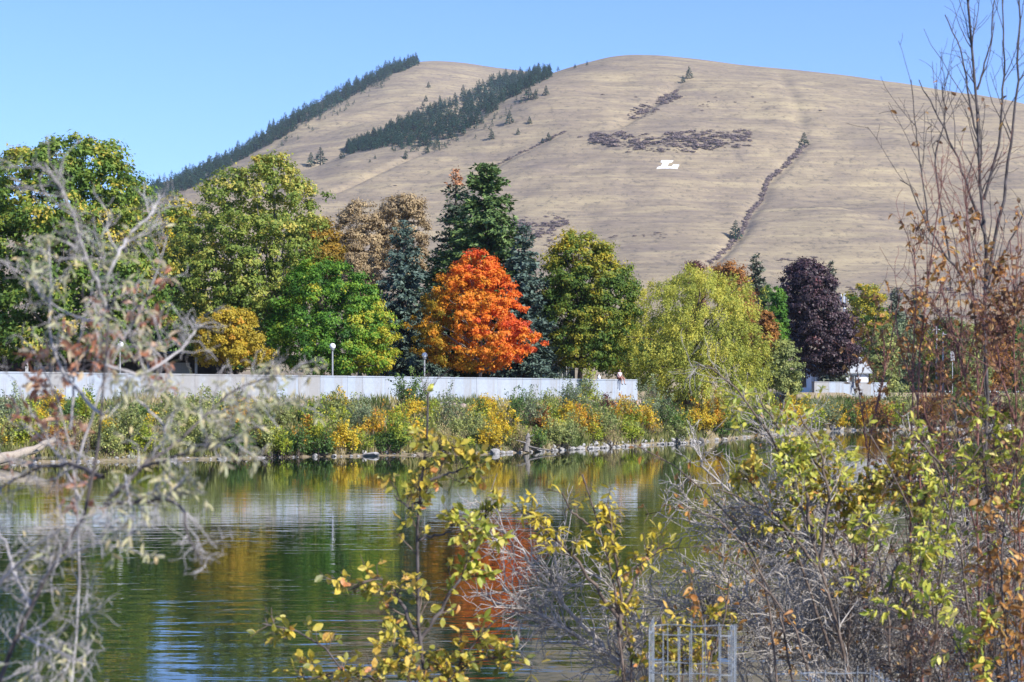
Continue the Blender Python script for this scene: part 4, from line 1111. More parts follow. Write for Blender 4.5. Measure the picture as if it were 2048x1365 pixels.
# grass on the far bank (uncountable)
def bank_grass():
    rr = np.random.default_rng(55); n = 64000
    u = rr.uniform(-150, 2200, n); t = rr.random(n)**1.3*0.98 + 0.015
    y = shore_y(u) + (wall_y(u) - shore_y(u))*t
    z = bank_z(u, y); P = np.stack([(u - CX)/F*y, y, z - 0.03], -1)
    pat = fbm(P[:, 0]/3.5, P[:, 1]/3.5, 3)
    keep = (pat > -0.45) | (t < 0.3); P, t, pat = P[keep], t[keep], pat[keep]; m = len(P)
    Dr = unit(np.array([0, 0, 1.0]) + rr.normal(0, 0.28, (m, 3))); Nn = unit(np.array([0.3, -1, 0.2]) + rr.normal(0, 0.5, (m, 3)))
    L = rr.uniform(0.3, 0.85, m)*(1 + pat)
    ti = np.clip(0.42 + fbm(P[:, 0]/2.2 + 9, P[:, 1]/2.2, 3)*1.3 + rr.normal(0, 0.17, m), 0, 1)
    gm = leaf_mat('grass_blades', [(0.0, (0.085, 0.115, 0.030)), (0.4, (0.175, 0.19, 0.055)), (0.65, (0.30, 0.27, 0.10)), (0.85, (0.40, 0.33, 0.16)), (1.0, (0.48, 0.40, 0.24))])
    o = link('bank_grass', leaf_mesh('bank_grass', P, Dr, Nn, L, L*0.13 + 0.02, ti, gm))
    tag(o, 'straw and green grass covering the far bank between the shrubs', 'grass', None, 'stuff')
bank_grass()

# ------------------------------------------------------------------ the hill's trees, brush and white letter
def pine_mesh(seed, n=300, big=1.25):
    rr = np.random.default_rng(seed)
    f = rr.random(n)**0.8
    th = rr.random(n)*6.283
    Rr = 0.225*(1 - f)**0.9*(0.7 + 0.5*rr.random(n)) + 0.008
    q = rr.random(n)**0.5
    P = np.stack([np.cos(th)*Rr*q, np.sin(th)*Rr*q, 0.06 + 0.9*f], -1)
    rad = np.stack([np.cos(th), np.sin(th), 0*th], -1)
    Dr = unit(rad + np.array([0, 0, -0.25]) + rr.normal(0, 0.25, (n, 3))); Nn = unit(rad*0.6 + [0, 0, 0.8] + rr.normal(0, 0.4, (n, 3)))
    L = rr.uniform(0.07, 0.14, n)*big*(0.30 + 0.85*(1 - f))
    V, Fc, ti = leaf_arrays(P, Dr, Nn, L, L*0.75, np.clip(rr.normal(0.5, 0.2, n), 0, 1), T_TRI)
    tv, tf = tubes(np.array([[[0, 0, -0.06], [0, 0, 0.5], [0, 0, 1.0]]]), np.array([[0.022, 0.015, 0.003]]), 5)
    tf3 = np.concatenate([tf[:, :3], tf[:, [0, 2, 3]]])
    V = np.concatenate([V, tv]); Fc = np.concatenate([Fc, tf3 + len(ti)]); ti = np.concatenate([ti, np.full(len(tv), 0.1)])
    return V, Fc, ti
PINES = [pine_mesh(300+k) for k in range(6)]
FARPINES = [pine_mesh(320+k, 80, 1.85) for k in range(6)]
PM = [mesh_np('hill_pine', V, Fc, HP, ti) for V, Fc, ti in PINES]
spots = []   # (point, height m, label, group)
rr = np.random.default_rng(77)
def add_pine(px, py, hpx, label, group):
    p = hill_point(px, py); spots.append((p, hpx/F*p[1]*(rr.uniform(0.95, 1.08) if group.startswith('lone') else rr.uniform(0.72, 1.25)), label, group))
single = [(641, 331, 30, 'tall lone dark pine, larger of the pair on the hill above the ash tree'), (622, 333, 24, 'smaller dark pine of the pair on the hill above the ash tree'),
          (684, 318, 17, 'small pine at the lower end of the forest strip'), (852, 204, 12, 'lone small pine on the bare slope above the forest strip'), (857, 176, 11, 'topmost lone pine on the bare rear summit slope'),
          (846, 219, 14, 'lone pine touching the upper edge of the forest strip'), (1019, 248, 22, 'lone pine with a slender crown below the forest strip'), (1059, 248, 14, 'short lone pine next to the slender one below the strip'),
          (1036, 270, 12, 'little pine under the two lone pines'), (983, 279, 18, 'lone broad pine beneath the forest strip'), (1092, 191, 17, 'pine at the end of the cluster near the skyline'),
          (1057, 200, 27, 'largest pine in the cluster under the skyline forest'), (1071, 199, 18, 'middle pine in the cluster under the skyline forest'), (1378, 158, 22, 'lone pine high on the front summit'),
          (1366, 166, 12, 'tiny pine beside the lone one on the front summit'), (1608, 292, 22, 'round dark pine at the head of the brushy gully'), (1599, 302, 12, 'small pine just below the head of the gully'),
          (1471, 481, 36, 'large pine standing low in the brushy gully'), (1097, 282, 14, 'small pine at the top of the thin brush line'), (1085, 287, 10, 'tiny pine along the thin brush line'),
          (1116, 139, 9, 'small pine by the saddle'), (1150, 137, 8, 'tiny skyline pine near the front summit'), (1174, 131, 8, 'tiny skyline pine closest to the front summit'), (811, 318, 15, 'stocky pine under the forest strip near the crease'),
          (855, 307, 12, 'small pine below the middle of the strip'), (790, 303, 7, 'bush-sized pine below the strip'), (750, 318, 7, 'little isolated pine over the tan trees'), (740, 325, 6, 'tiniest isolated pine over the tan trees'),
          (1900, 572, 9, 'tiny green pine on the bench behind the birches')]
for px, py, h, l in single: add_pine(px, py, h*1.2, l, 'lone pines on the hill')
def band(upper, lower, n, hp, label, group, xb=None):
    x0, x1 = upper[0][0], upper[-1][0]
    for k in range(n):
        px = rr.uniform(x0, x1) if xb is None else xb(rr)
        a = np.interp(px, *zip(*upper)); b = np.interp(px, *zip(*lower))
        py = a + (b - a)*rr.random()
        add_pine(px, py, rr.uniform(*hp), label, group)
fs = 'dark conifer crowded into the forest strip between the two summits'; gs = 'forest strip on the mountain'
band([(695, 302), (760, 272), (800, 252), (860, 222), (920, 195), (1000, 163), (1060, 152), (1100, 146)], [(700, 309), (780, 294), (860, 295), (920, 277), (960, 253), (1010, 206), (1060, 176), (1105, 153)], 860, (16, 25), fs, gs)
band([(950, 215), (1000, 180), (1060, 155)], [(960, 240), (1010, 202), (1090, 160)], 70, (11, 17), fs, gs)
band([(780, 296), (830, 292), (900, 285)], [(780, 304), (860, 312), (930, 284)], 46, (7, 14), fs, gs)
fr = 'dark conifer in the forest along the rear ridge line'; gr = 'ridge forest on the mountain'
band([(255, 394), (300, 374), (400, 341), (470, 308), (540, 263), (600, 226), (660, 196), (720, 165), (780, 139), (835, 126)],
     [(255, 412), (320, 404), (400, 371), (455, 336), (540, 290), (600, 255), (660, 221), (720, 186), (780, 154), (835, 130)], 1050, (13, 21), fr, gr)
band([(255, 392), (340, 360), (440, 322)], [(255, 410), (340, 398), (440, 345)], 150, (13, 20), fr, gr)
band([(560, 272), (640, 226), (700, 196), (780, 152)], [(570, 298), (660, 246), (720, 208), (790, 160)], 54, (5, 11), fr, gr)
band([(900, 286), (960, 262), (1010, 214), (1090, 168)], [(905, 296), (965, 276), (1015, 232), (1095, 182)], 26, (6, 12), fs, gs)
spots_s = sorted(range(len(spots)), key=lambda i: (0 if spots[i][3].startswith('lone') else 1, -spots[i][1]/spots[i][0][1]))
Vs, Fs, Ts, o_ = [], [], [], 0
for r_, i in enumerate(spots_s):
    p, h, label, group = spots[i]
    k = int(rr.integers(6)); w = h*(rr.uniform(1.15, 1.4) if group.startswith('lone') else rr.uniform(0.85, 1.2)); a = rr.random()*6.28
    if r_ < 300:
        o = link('hill_pine', PM[k], None, p); o.scale = (w, w, h); o.rotation_euler.z = a; tag(o, label, 'pine', group)
    else:
        V, Fc, ti = FARPINES[k]; c, s = math.cos(a), math.sin(a)
        V2 = np.stack([(V[:, 0]*c - V[:, 1]*s)*w, (V[:, 0]*s + V[:, 1]*c)*w, V[:, 2]*h], -1) + p
        Vs.append(V2); Fs.append(Fc + o_); Ts.append(ti); o_ += len(V2)
fo = link('forest', mesh_np('forest', np.concatenate(Vs), np.concatenate(Fs), HP, np.concatenate(Ts)))
tag(fo, 'dense mass of distant conifers on the mountain ridge and strip', 'forest', None, 'stuff')

# brush on the hill
def brush_mesh(seed):
    rr_ = np.random.default_rng(seed); n = 110
    v = unit(rr_.normal(size=(n, 3))); v[:, 2] = np.abs(v[:, 2])
    P = v*rr_.random((n, 1))**0.4*np.array([0.5, 0.5, 0.40]); Nn = unit(v + rr_.normal(0, 0.4, (n, 3))); Dr = unit(np.cross(Nn, rr_.normal(size=(n, 3))))
    L = rr_.uniform(0.12, 0.26, n)
    V, Fc, ti = leaf_arrays(P, Dr, Nn, L, L*0.9, np.clip(rr_.normal(0.5, 0.2, n), 0, 1), T_TRI)
    return V, Fc, ti
BR = [brush_mesh(400+k) for k in range(4)]
BM = [mesh_np('hill_brush', V, Fc, HB, ti) for V, Fc, ti in BR]
BSPOT = []
def hb(px, py, wpx, label, group, hf=0.7):
    p = hill_point(px, py); w = wpx/F*p[1]
    BSPOT.append((wpx, p, w*rr.uniform(0.9, 1.3), w, w*hf*rr.uniform(0.8, 1.2), rr.random()*6.28, int(rr.integers(4)), label, group))
def line_brush(pts, n, w, label, group, spread=4):
    q = resample(pts, n)
    for x, y in q: hb(x + rr.uniform(-spread, spread), y + rr.uniform(-spread, spread)*0.5, rr.uniform(*w), label, group)
line_brush([(1604, 296), (1565, 338), (1532, 362), (1522, 400), (1497, 428), (1487, 458), (1452, 500), (1418, 528)], 170, (5, 16), 'mauve leafless brush lining the long gully', 'brush in the long gully')
line_brush([(1130, 264), (1085, 287), (1030, 312), (985, 336), (955, 355)], 34, (6, 12), 'brush along the thin crease below the lone pines', 'brush along the thin crease', 2)
def patch_brush(poly_u, poly_l, n, w, label, group):
    x0, x1 = poly_u[0][0], poly_u[-1][0]
    k = 0
    while k < n:
        px = rr.uniform(x0 - 6, x1 + 6); a = np.interp(px, *zip(*poly_u)); b = np.interp(px, *zip(*poly_l)); py = a + (b-a)*(0.5 + 0.62*(rr.random() - 0.5)*2*rr.random()**0.3)
        if fbm(np.array([px/26.0]), np.array([py/11.0]), 3)[0] > -0.22 + 0.2*rr.random(): hb(px, py, rr.uniform(w[0], w[0] + (w[1]-w[0])*rr.random()), label, group, 0.5)
        else: hb(px, py, rr.uniform(4, 7), label, group, 0.5)
        k += 1
patch_brush([(1190, 268), (1260, 268), (1330, 270), (1400, 262), (1495, 264)], [(1190, 285), (1260, 304), (1330, 304), (1400, 302), (1495, 290)], 420, (10, 28), 'mauve brush in the wide scree patch above the white letter', 'brush in the scree patch')
patch_brush([(1262, 222), (1300, 205), (1355, 180)], [(1262, 240), (1300, 232), (1355, 196)], 110, (9, 20), 'brush in the slanting patch below the front summit pine', 'brush in the slanting patch')
patch_brush([(1402, 205), (1428, 182)], [(1405, 224), (1430, 215)], 9, (6, 12), 'brush in the small upright patch on the front summit', 'brush in the upright patch')
patch_brush([(1040, 440), (1080, 420), (1130, 436)], [(1040, 470), (1080, 478), (1130, 452)], 120, (10, 22), 'mauve brush patch on the slope beside the tall pine', 'brush beside the tall pine')
patch_brush([(1060, 478), (1120, 470)], [(1060, 510), (1120, 490)], 16, (8, 16), 'mauve brush patch on the slope beside the tall pine', 'brush beside the tall pine')
patch_brush([(1225, 462), (1330, 462)], [(1225, 480), (1330, 478)], 13, (8, 18), 'low brush on the slope over the green and gold maple', 'brush over the green and gold maple')
patch_brush([(1550, 520), (1640, 510)], [(1550, 524), (1640, 522)], 14, (8, 18), 'low brush streak on the lower slope behind the purple maple', 'brush behind the purple maple')
patch_brush([(1690, 575), (1900, 572), (2050, 575)], [(1690, 590), (1900, 600), (2050, 605)], 46, (12, 30), 'grey brush on the bench at the mountain foot', 'brush on the bench')
patch_brush([(310, 398), (380, 368), (452, 336)], [(330, 405), (390, 378), (460, 342)], 20, (8, 14), 'mauve brush below the ridge forest', 'brush below the ridge forest')
for px, py, w in [(1205, 190, 9), (1272, 195, 10), (1505, 195, 8), (1548, 215, 7), (1640, 222, 9), (1470, 205, 7), (1530, 205, 6), (1160, 275, 12), (1180, 273, 8), (790, 372, 8), (620, 370, 8), (548, 305, 7), (568, 290, 9), (900, 290, 7), (1185, 340, 5), (1235, 360, 5)]:
    hb(px, py, w, 'solitary low bush dotted on the bare grass slope', 'solitary bushes on the slope', 0.5)

BSPOT.sort(key=lambda b: -b[0])
Vs, Fs, Ts, o_ = [], [], [], 0
for r_, (wpx, p, sx, sy, sz, a, k, label, group) in enumerate(BSPOT):
    if r_ < 290 or label.startswith('solitary'):
        o = link('hill_brush', BM[k], None, p); o.scale = (sx, sy, sz); o.rotation_euler.z = a; tag(o, label, 'brush', group)
    else:
        V, Fc, ti = BR[k]; c, q = math.cos(a), math.sin(a)
        V2 = np.stack([(V[:, 0]*c - V[:, 1]*q)*sx, (V[:, 0]*q + V[:, 1]*c)*sx, V[:, 2]*sz], -1) + p
        Vs.append(V2); Fs.append(Fc + o_); Ts.append(ti); o_ += len(V2)
tag(link('hill_scrub', mesh_np('hill_scrub', np.concatenate(Vs), np.concatenate(Fs), HB, np.concatenate(Ts))), 'smallest mauve brush scattered in the patches and gullies of the slope', 'brush', None, 'stuff')

# big white letter L laid on the slope
LPX = [(1323.5, 322.2), (1346.5, 322.2), (1343, 325.4), (1338, 326.2), (1333.8, 334.0), (1343, 334.4), (1346.5, 330.4), (1358.5, 330.6), (1354.5, 338.4), (1313, 338.4), (1316.5, 335.0), (1321.5, 333.8), (1326.5, 326.2), (1321, 325.4)]
L3 = [hill_point(x, y) + np.array([0, -0.2, 0.55]) for x, y in LPX]
import bmesh
bm = bmesh.new()
top_v = [bm.verts.new(p) for p in L3]; low_v = [bm.verts.new(p - np.array([0, 0, 0.8])) for p in L3]
bm.faces.new(top_v); n_ = len(L3)
for i in range(n_): bm.faces.new((top_v[i], low_v[i], low_v[(i+1) % n_], top_v[(i+1) % n_]))
bmesh.ops.triangulate(bm, faces=[f for f in bm.faces if len(f.verts) > 4]); bmesh.ops.recalc_face_normals(bm, faces=bm.faces)
me = bpy.data.meshes.new('letter'); bm.to_mesh(me); bm.free()
M_paint = rough_mat('white_paint', (0.58, 0.57, 0.55), (0.80, 0.80, 0.79), 0.35)
me.materials.append(M_paint)
tag(link('hillside_letter', me), 'big white painted letter L laid on the grassy slope', 'letter')

# ------------------------------------------------------------------ plants on the near bank
T_NARROW = (np.array([[0, 0, 0], [0.3, 0.42, 0.15], [0.7, 0.36, 0.1], [1.0, 0, -0.2], [0.7, -0.36, 0.1], [0.3, -0.42, 0.15], [0.5, 0, 0]]),
            np.array([[0, 6, 1], [1, 6, 2], [2, 6, 3], [3, 6, 4], [4, 6, 5], [5, 6, 0]]))
def leaf_unit(name, asp, curl, mat):
    tv, tf = T_LEAF
    v = tv.copy(); v[:, 1] *= asp; v[:, 2] = v[:, 2]*asp*2.2 - curl*v[:, 0]**2
    return mesh_np(name, v, tf, mat)

def sample_poly(P, R, i, t):
    k = P.shape[1]; fi = t*(k-1); a = np.minimum(fi.astype(int), k-2); f = (fi - a)[:, None]
    pos = P[i, a]*(1-f) + P[i, a+1]*f
    return pos, unit(P[i, a+1] - P[i, a]), R[i, a]*(1-f[:, 0]) + R[i, a+1]*f[:, 0]

def spawn(P, R, n, ln, ang, rr, k=6, wig=0.25, up=0.0, rmax=0.5, tmin=0.1, rtip=0.0006, weight=True, bias=(0, 0, 0)):
    """n child twigs spread over the parent polylines"""
    L = np.linalg.norm(np.diff(P, axis=1), axis=2).sum(1)
    p = L/L.sum() if weight else np.full(len(P), 1/len(P))
    i = rr.choice(len(P), n*8, p=p); t = tmin + (1 - tmin)*rr.random(n*8)
    q = sample_poly(P, R, i, t)[0]
    high = (q[:, 2] > EYE - 0.152*q[:, 1]) | (rr.random(n*8) < 0.06)     # few twigs on the bare lower stems
    i = i[high][:n]; t = t[high][:n]; n = len(i)
    pos, tan, r = sample_poly(P, R, i, t)
    perp = unit(np.cross(tan, rr.normal(size=(n, 3))))
    a = np.radians(rr.uniform(ang[0], ang[1], n))[:, None]
    d = unit(tan*np.cos(a) + perp*np.sin(a) + np.array([0, 0, up]) + np.array(bias))
    l = rr.uniform(ln[0], ln[1], n)*(1.1 - 0.5*t)
    out = np.empty((n, k, 3)); out[:, 0] = pos
    for j in range(1, k):
        d = unit(d + rr.normal(0, wig, (n, 3)) + np.array([0, 0, up*0.3]))
        out[:, j] = out[:, j-1] + d*(l/(k-1))[:, None]
    r0 = np.minimum(np.maximum(r*rmax, rtip*1.4), 0.02)
    return out, np.linspace(1, 0, k)[None, :]*(r0 - rtip)[:, None] + rtip

def near_plant(name, label, cat, stems, levels, twig_mat, leaves=(), group=None, seed=0, stem_mat=None, ground=True, dark=()):
    """stems: list of ([(px, py, d) ...], radius in photo px at base, at tip); levels: spawn settings; leaves: list of leaf settings"""
    rr = np.random.default_rng(seed)
    p0 = at(*stems[0][0][0]) if len(stems[0][0][0]) == 3 else None
    SP, SR = [], []
    for pts, ra, rb in stems:
        q = [at(*p) for p in pts]; d = pts[0][2]
        if pts[0][1] > 1365 and ground:
            g = q[0].copy(); g[2] = float(near_z(np.array(g[0]), np.array(g[1]))) - 0.05
            if g[2] < q[0][2]: q = [g] + q
        q = resample(q, 16); q[1:-1] += rr.normal(0, 0.5*ra/F*d, (14, 3))
        SP.append(q); SR.append(np.linspace(ra/F*d, rb/F*d, 16))
    SP = np.array(SP); SR = np.array(SR)
    base = SP[0][0]
    root = empty(name, base, label, cat, group)
    for k_, (P, R) in enumerate(zip(SP, SR)):
        link('stem', tube_mesh('stem', [((P - base)[None], R[None], 8)], M_twig_dark if k_ in dark else (stem_mat or twig_mat)), root)
    allP = [(SP, SR)]; parts = []
    for lv in levels:
        src = lv.pop('src', -1); n = lv.pop('n')
        P, R = spawn(allP[src][0], allP[src][1], n, lv.pop('ln'), lv.pop('ang'), rr, **lv)
        allP.append((P, R)); parts.append((P - base, R, 4 if len(allP) < 3 else 3))
    if parts:
        link('twigs', tube_mesh('twigs', parts, twig_mat), root)['kind'] = 'stuff'
    for lf in leaves:
        P, R = allP[lf.get('src', -1)]
        n = lf['n']*14
        i = rr.integers(0, len(P), n); t = lf.get('tmin', 0.15) + (1 - lf.get('tmin', 0.15))*rr.random(n)**0.8
        pos, tan, _ = sample_poly(P, R, i, t)
        if 'where' in lf:
            px = CX + F*pos[:, 0]/pos[:, 1]; py = HY - (pos[:, 2] - EYE)/pos[:, 1]*F
            w = np.zeros(n)
            for x0, x1, y0, y1, pw in lf['where']:
                w = np.maximum(w, pw*((px > x0) & (px < x1) & (py > y0) & (py < y1)))
            keep = rr.random(n) < w
            pos, tan = pos[keep], tan[keep]
        pos, tan = pos[:lf['n']], tan[:lf['n']]; m = len(pos)
        if m == 0: continue
        Dr = unit(tan*0.5 + rr.normal(0, 0.55, (m, 3)) + np.array([0, 0, lf.get('hang', -0.2)]))
        Nn = unit(rr.normal(0, 0.6, (m, 3)) + np.array([0.35, -0.3, 0.75]))
        L = lf['size']*rr.uniform(0.6, 1.25, m); asp = lf.get('asp', 0.62)
        no = min(lf.get('objs', 150), m)
        units = [leaf_unit('leaf', asp*f, c, lf['mo']) for f, c in ((1, 0.15), (0.85, 0.45), (1.12, -0.25), (0.7, 0.85))]
        S = unit(np.cross(Nn, Dr)); N2 = np.cross(Dr, S)
        for j in range(no):
            o = bpy.data.objects.new('leaf', units[j % 4]); COL.objects.link(o); o.parent = root
            M = Matrix.Identity(4)
            for r_ in range(3):
                M[r_][0] = Dr[j, r_]*L[j]; M[r_][1] = S[j, r_]*L[j]; M[r_][2] = N2[j, r_]*L[j]; M[r_][3] = pos[j, r_] - base[r_]
            o.matrix_local = M
        if m > no:
            ti = np.clip(rr.random(m - no)*0.9 + rr.normal(0, 0.1, m - no), 0, 1)
            o = link('foliage', leaf_mesh('foliage', pos[no:] - base, Dr[no:], Nn[no:], L[no:], L[no:]*asp, ti, lf['ma'], T_NARROW if asp < 0.4 else T_LEAF), root)
            o['kind'] = 'stuff'
    return root

def pair(name, stops, trans=0.38):
    return dict(ma=leaf_mat(name + '_mass', stops, trans, 'attr', 0.45, 0.35, 45), mo=leaf_mat(name, stops, trans, 'rand', 0.45, 0.35, 2.2))
L_pale = pair('pale_leaf', [(0.0, (0.30, 0.32, 0.20)), (0.5, (0.46, 0.46, 0.27)), (0.8, (0.60, 0.54, 0.30)), (1.0, (0.66, 0.52, 0.28))])
L_rust = pair('rusty_leaf', [(0.0, (0.34, 0.14, 0.08)), (0.45, (0.48, 0.21, 0.12)), (0.75, (0.55, 0.38, 0.27)), (1.0, (0.46, 0.42, 0.28))])
L_cent = pair('yellowing_leaf', [(0.0, (0.134, 0.157, 0.028)), (0.25, (0.336, 0.325, 0.050)), (0.6, (0.616, 0.493, 0.067)), (0.85, (0.672, 0.448, 0.090)), (1.0, (0.627, 0.269, 0.101))])
L_yell = pair('bright_yellow_leaf', [(0.0, (0.314, 0.280, 0.034)), (0.5, (0.650, 0.515, 0.045)), (1.0, (0.739, 0.582, 0.101))])
L_lime = pair('lime_leaf', [(0.0, (0.190, 0.269, 0.034)), (0.4, (0.470, 0.493, 0.067)), (0.8, (0.672, 0.616, 0.112)), (1.0, (0.694, 0.582, 0.224))])
L_oran = pair('orange_leaf', [(0.0, (0.209, 0.135, 0.053)), (0.4, (0.460, 0.209, 0.063)), (0.8, (0.648, 0.334, 0.084)), (1.0, (0.627, 0.470, 0.146))])
L_brow = pair('brown_leaf', [(0.0, (0.099, 0.066, 0.044)), (0.4, (0.220, 0.121, 0.066)), (0.7, (0.374, 0.187, 0.077)), (1.0, (0.484, 0.330, 0.110))])

d = 3.8
def S(d, *pts): return [(x, y, d + (dd[0] if dd else 0)) for x, y, *dd in pts]
near_plant('grey_branch_shrub', 'grey lichened shrub with bare forking limbs and pale narrow leaves, closest to the camera', 'shrub', [
    (S(d, (-30, 1420), (35, 1265), (82, 1165), (145, 1088), (203, 1015), (212, 960), (203, 890), (206, 800), (213, 700), (214, 600), (206, 520), (200, 470)), 9.8, 1.4),
    (S(d, (206, 830), (165, 790, 0.05), (122, 740, 0.1), (100, 680, 0.1), (102, 600, 0.12), (97, 490, 0.15)), 4.2, 1.4),
    (S(d, (213, 620), (192, 560, -0.05), (165, 500, -0.1), (150, 440, -0.1), (128, 392, -0.12), (90, 328, -0.15)), 4.0, 1.8),
    (S(d, (213, 560), (235, 510), (265, 462, 0.1), (300, 430, 0.15), (320, 394, 0.2)), 3.7, 1.8),
    (S(d, (208, 1010), (262, 1003), (322, 998, -0.1), (368, 1012, -0.15), (374, 1080, -0.2), (402, 1125, -0.2), (422, 1130, -0.2)), 4.9, 1.4),
    (S(d, (207, 955), (150, 930, 0.1), (80, 935, 0.15), (20, 965, 0.2), (-30, 990, 0.2)), 5.5, 1.8),
    (S(d, (213, 1000), (285, 935), (345, 890, 0.1), (400, 850, 0.15), (440, 800, 0.2), (480, 772, 0.2), (560, 748, 0.25), (612, 752, 0.3)), 4.9, 1.1),
    (S(d, (345, 890, 0.1), (320, 840, 0.1), (272, 800, 0.1), (250, 748, 0.1)), 3.1, 1.1),
    (S(d, (210, 730), (285, 752), (365, 700, 0.1), (395, 660, 0.15), (384, 634, 0.2)), 3.1, 1.4),
    (S(d, (285, 935), (380, 905, -0.1), (450, 880, -0.15), (530, 850, -0.2)), 3.7, 1.1),
    (S(d, (82, 1165), (120, 1120, -0.1), (190, 1090, -0.15), (260, 1070, -0.2)), 3.7, 1.1),
    (S(d, (35, 1265), (80, 1290, -0.1), (130, 1310, -0.15), (190, 1330, -0.2)), 3.7, 1.1),
    (S(d, (60, 1215), (30, 1150, 0.1), (10, 1080, 0.15), (-20, 1040, 0.2)), 4.2, 1.4),
    (S(d, (-10, 1430), (60, 1345, -0.1), (120, 1250, -0.15), (195, 1205, -0.2)), 3.8, 1.2), (S(d, (-40, 1220), (35, 1130, -0.1), (110, 1065, -0.15), (170, 1040, -0.2)), 3.8, 1.2),
    (S(d, (30, 1430), (110, 1345, 0.1), (185, 1300, 0.15)), 3.4, 1.2), (S(d, (214, 640), (160, 640, 0.1), (90, 600, 0.15), (45, 520, 0.2)), 3.0, 1.1), (S(d, (480, 772, 0.2), (520, 810, 0.2), (560, 860, 0.2)), 2.5, 1.0), (S(d, (250, 950), (260, 1010, -0.1), (262, 1070, -0.15)), 2.5, 1.0)],
    [dict(n=300, ln=(0.04, 0.17), ang=(35, 80), wig=0.3, up=0.08, tmin=0.12, rtip=0.0007),
     dict(n=1000, ln=(0.02, 0.065), ang=(30, 85), wig=0.35, tmin=0.1, rtip=0.0005),
     dict(n=800, ln=(0.015, 0.05), ang=(30, 85), wig=0.35, tmin=0.1, rtip=0.0005, src=1)],
    M_twig_silver, [dict(n=1300, size=0.023, asp=0.28, objs=280, hang=-0.35, src=2, where=[(220, 640, 730, 1010, 1.0), (215, 320, 1030, 1120, 0.8), (40, 340, 450, 740, 0.5), (0, 120, 900, 1365, 0.1), (90, 220, 1250, 1365, 0.3), (380, 640, 730, 800, 1)], **L_pale)], seed=501, dark=(0, 4, 5, 6, 9))
d = 4.1
near_plant('rusty_sapling', 'thin sapling with curled rusty and pink-brown leaves entwined with the grey branch shrub', 'sapling', [
    (S(d, (140, 1420), (160, 1180), (152, 940), (128, 790), (96, 715), (60, 690)), 4.2, 1.4),
    (S(d, (152, 940), (190, 800), (240, 690), (300, 590), (335, 470)), 3.1, 1.0),
    (S(d, (140, 860), (150, 760), (155, 690), (180, 600), (190, 540)), 2.8, 1.0),
    (S(d, (160, 1000), (110, 900), (70, 840), (30, 760)), 2.8, 1.0), (S(d, (230, 700), (300, 690), (345, 740), (330, 770)), 2.1, 1.0)],
    [dict(n=70, ln=(0.06, 0.15), ang=(30, 70), wig=0.2, up=0.1, tmin=0.3, rtip=0.0006),
     dict(n=180, ln=(0.03, 0.07), ang=(30, 80), wig=0.3, tmin=0.2, rtip=0.0005)],
    M_twig_silver, [dict(n=460, size=0.025, asp=0.5, objs=290, where=[(50, 350, 640, 780, 1.0), (280, 350, 450, 640, 1.0), (140, 320, 560, 660, 0.5), (0, 200, 780, 1060, 0.35)], **L_rust)], seed=502)
d = 8.0
near_plant('yellowing_sapling', 'upright sapling with small round yellow, green and orange leaves in front of the open water', 'sapling', [
    (S(d, (862, 1440), (836, 1260), (830, 1120), (842, 1000), (858, 900), (866, 835), (856, 785)), 7, 2),
    (S(d, (832, 1275), (802, 1205), (762, 1150), (735, 1160), (690, 1180)), 4.5, 1.5),
    (S(d, (735, 1440), (690, 1335), (640, 1275), (590, 1255), (525, 1248)), 4.5, 1.5),
    (S(d, (836, 1290, 0.1), (900, 1190, 0.15), (940, 1125, 0.2), (965, 1070, 0.2), (972, 1015, 0.2)), 4.5, 1.5),
    (S(d, (850, 965), (900, 945), (958, 928)), 3, 1.2), (S(d, (845, 1005), (812, 1015), (788, 990)), 3, 1.2),
    (S(d, (838, 1080), (895, 1065), (958, 1055)), 3, 1.2), (S(d, (850, 1440), (905, 1330), (985, 1300), (1065, 1335)), 4, 1.5),
    (S(d, (830, 1440), (765, 1345), (665, 1345), (600, 1362)), 4, 1.5), (S(d, (855, 1440), (925, 1310), (990, 1240)), 4, 1.5),
    (S(d, (852, 1420, -0.2), (800, 1330, -0.25), (780, 1290, -0.3)), 3.5, 1.5)],
    [dict(n=170, ln=(0.06, 0.20), ang=(30, 70), wig=0.15, up=0.15, tmin=0.2, rtip=0.0013), dict(n=460, ln=(0.03, 0.10), ang=(30, 70), wig=0.2, up=0.1, tmin=0.2, rtip=0.001)],
    M_twig_brown, [dict(n=1250, size=0.043, asp=0.66, objs=290, where=[(500, 1100, 1230, 1400, 1.0), (640, 1010, 900, 1230, 0.8), (780, 960, 780, 900, 1.0)], **L_cent),
                   dict(n=240, size=0.048, asp=0.5, objs=10, where=[(900, 1020, 1010, 1240, 1.0), (820, 900, 780, 860, .6)], **L_lime)], seed=503, stem_mat=M_twig_dark)
d = 9.0
near_plant('bright_yellow_sapling', 'slender sapling with bright yellow leaf clusters rising out of the bleached dead twigs', 'sapling', [
    (S(d, (1255, 1450), (1238, 1235), (1212, 1110), (1190, 1015), (1165, 950)), 5, 1.5), (S(d, (1244, 1260), (1236, 1140), (1222, 1060), (1214, 1010)), 4, 1.5),
    (S(d, (1236, 1235), (1150, 1120), (1095, 1060), (1045, 1018)), 4, 1.5), (S(d, (1240, 1240), (1275, 1150), (1300, 1105), (1330, 1090)), 4, 1.5), (S(d, (1200, 1070), (1140, 1020), (1125, 985)), 3, 1.2)],
    [dict(n=80, ln=(0.06, 0.16), ang=(25, 60), wig=0.15, up=0.2, tmin=0.5, rtip=0.0013), dict(n=170, ln=(0.03, 0.09), ang=(30, 70), wig=0.2, up=0.0, tmin=0.3, rtip=0.001)],
    M_twig_brown, [dict(n=380, size=0.050, asp=0.42, objs=200, hang=-0.3, where=[(1000, 1230, 920, 1100, 1.0), (1150, 1340, 990, 1210, 0.8)], **L_yell)], seed=504)
d = 10.0
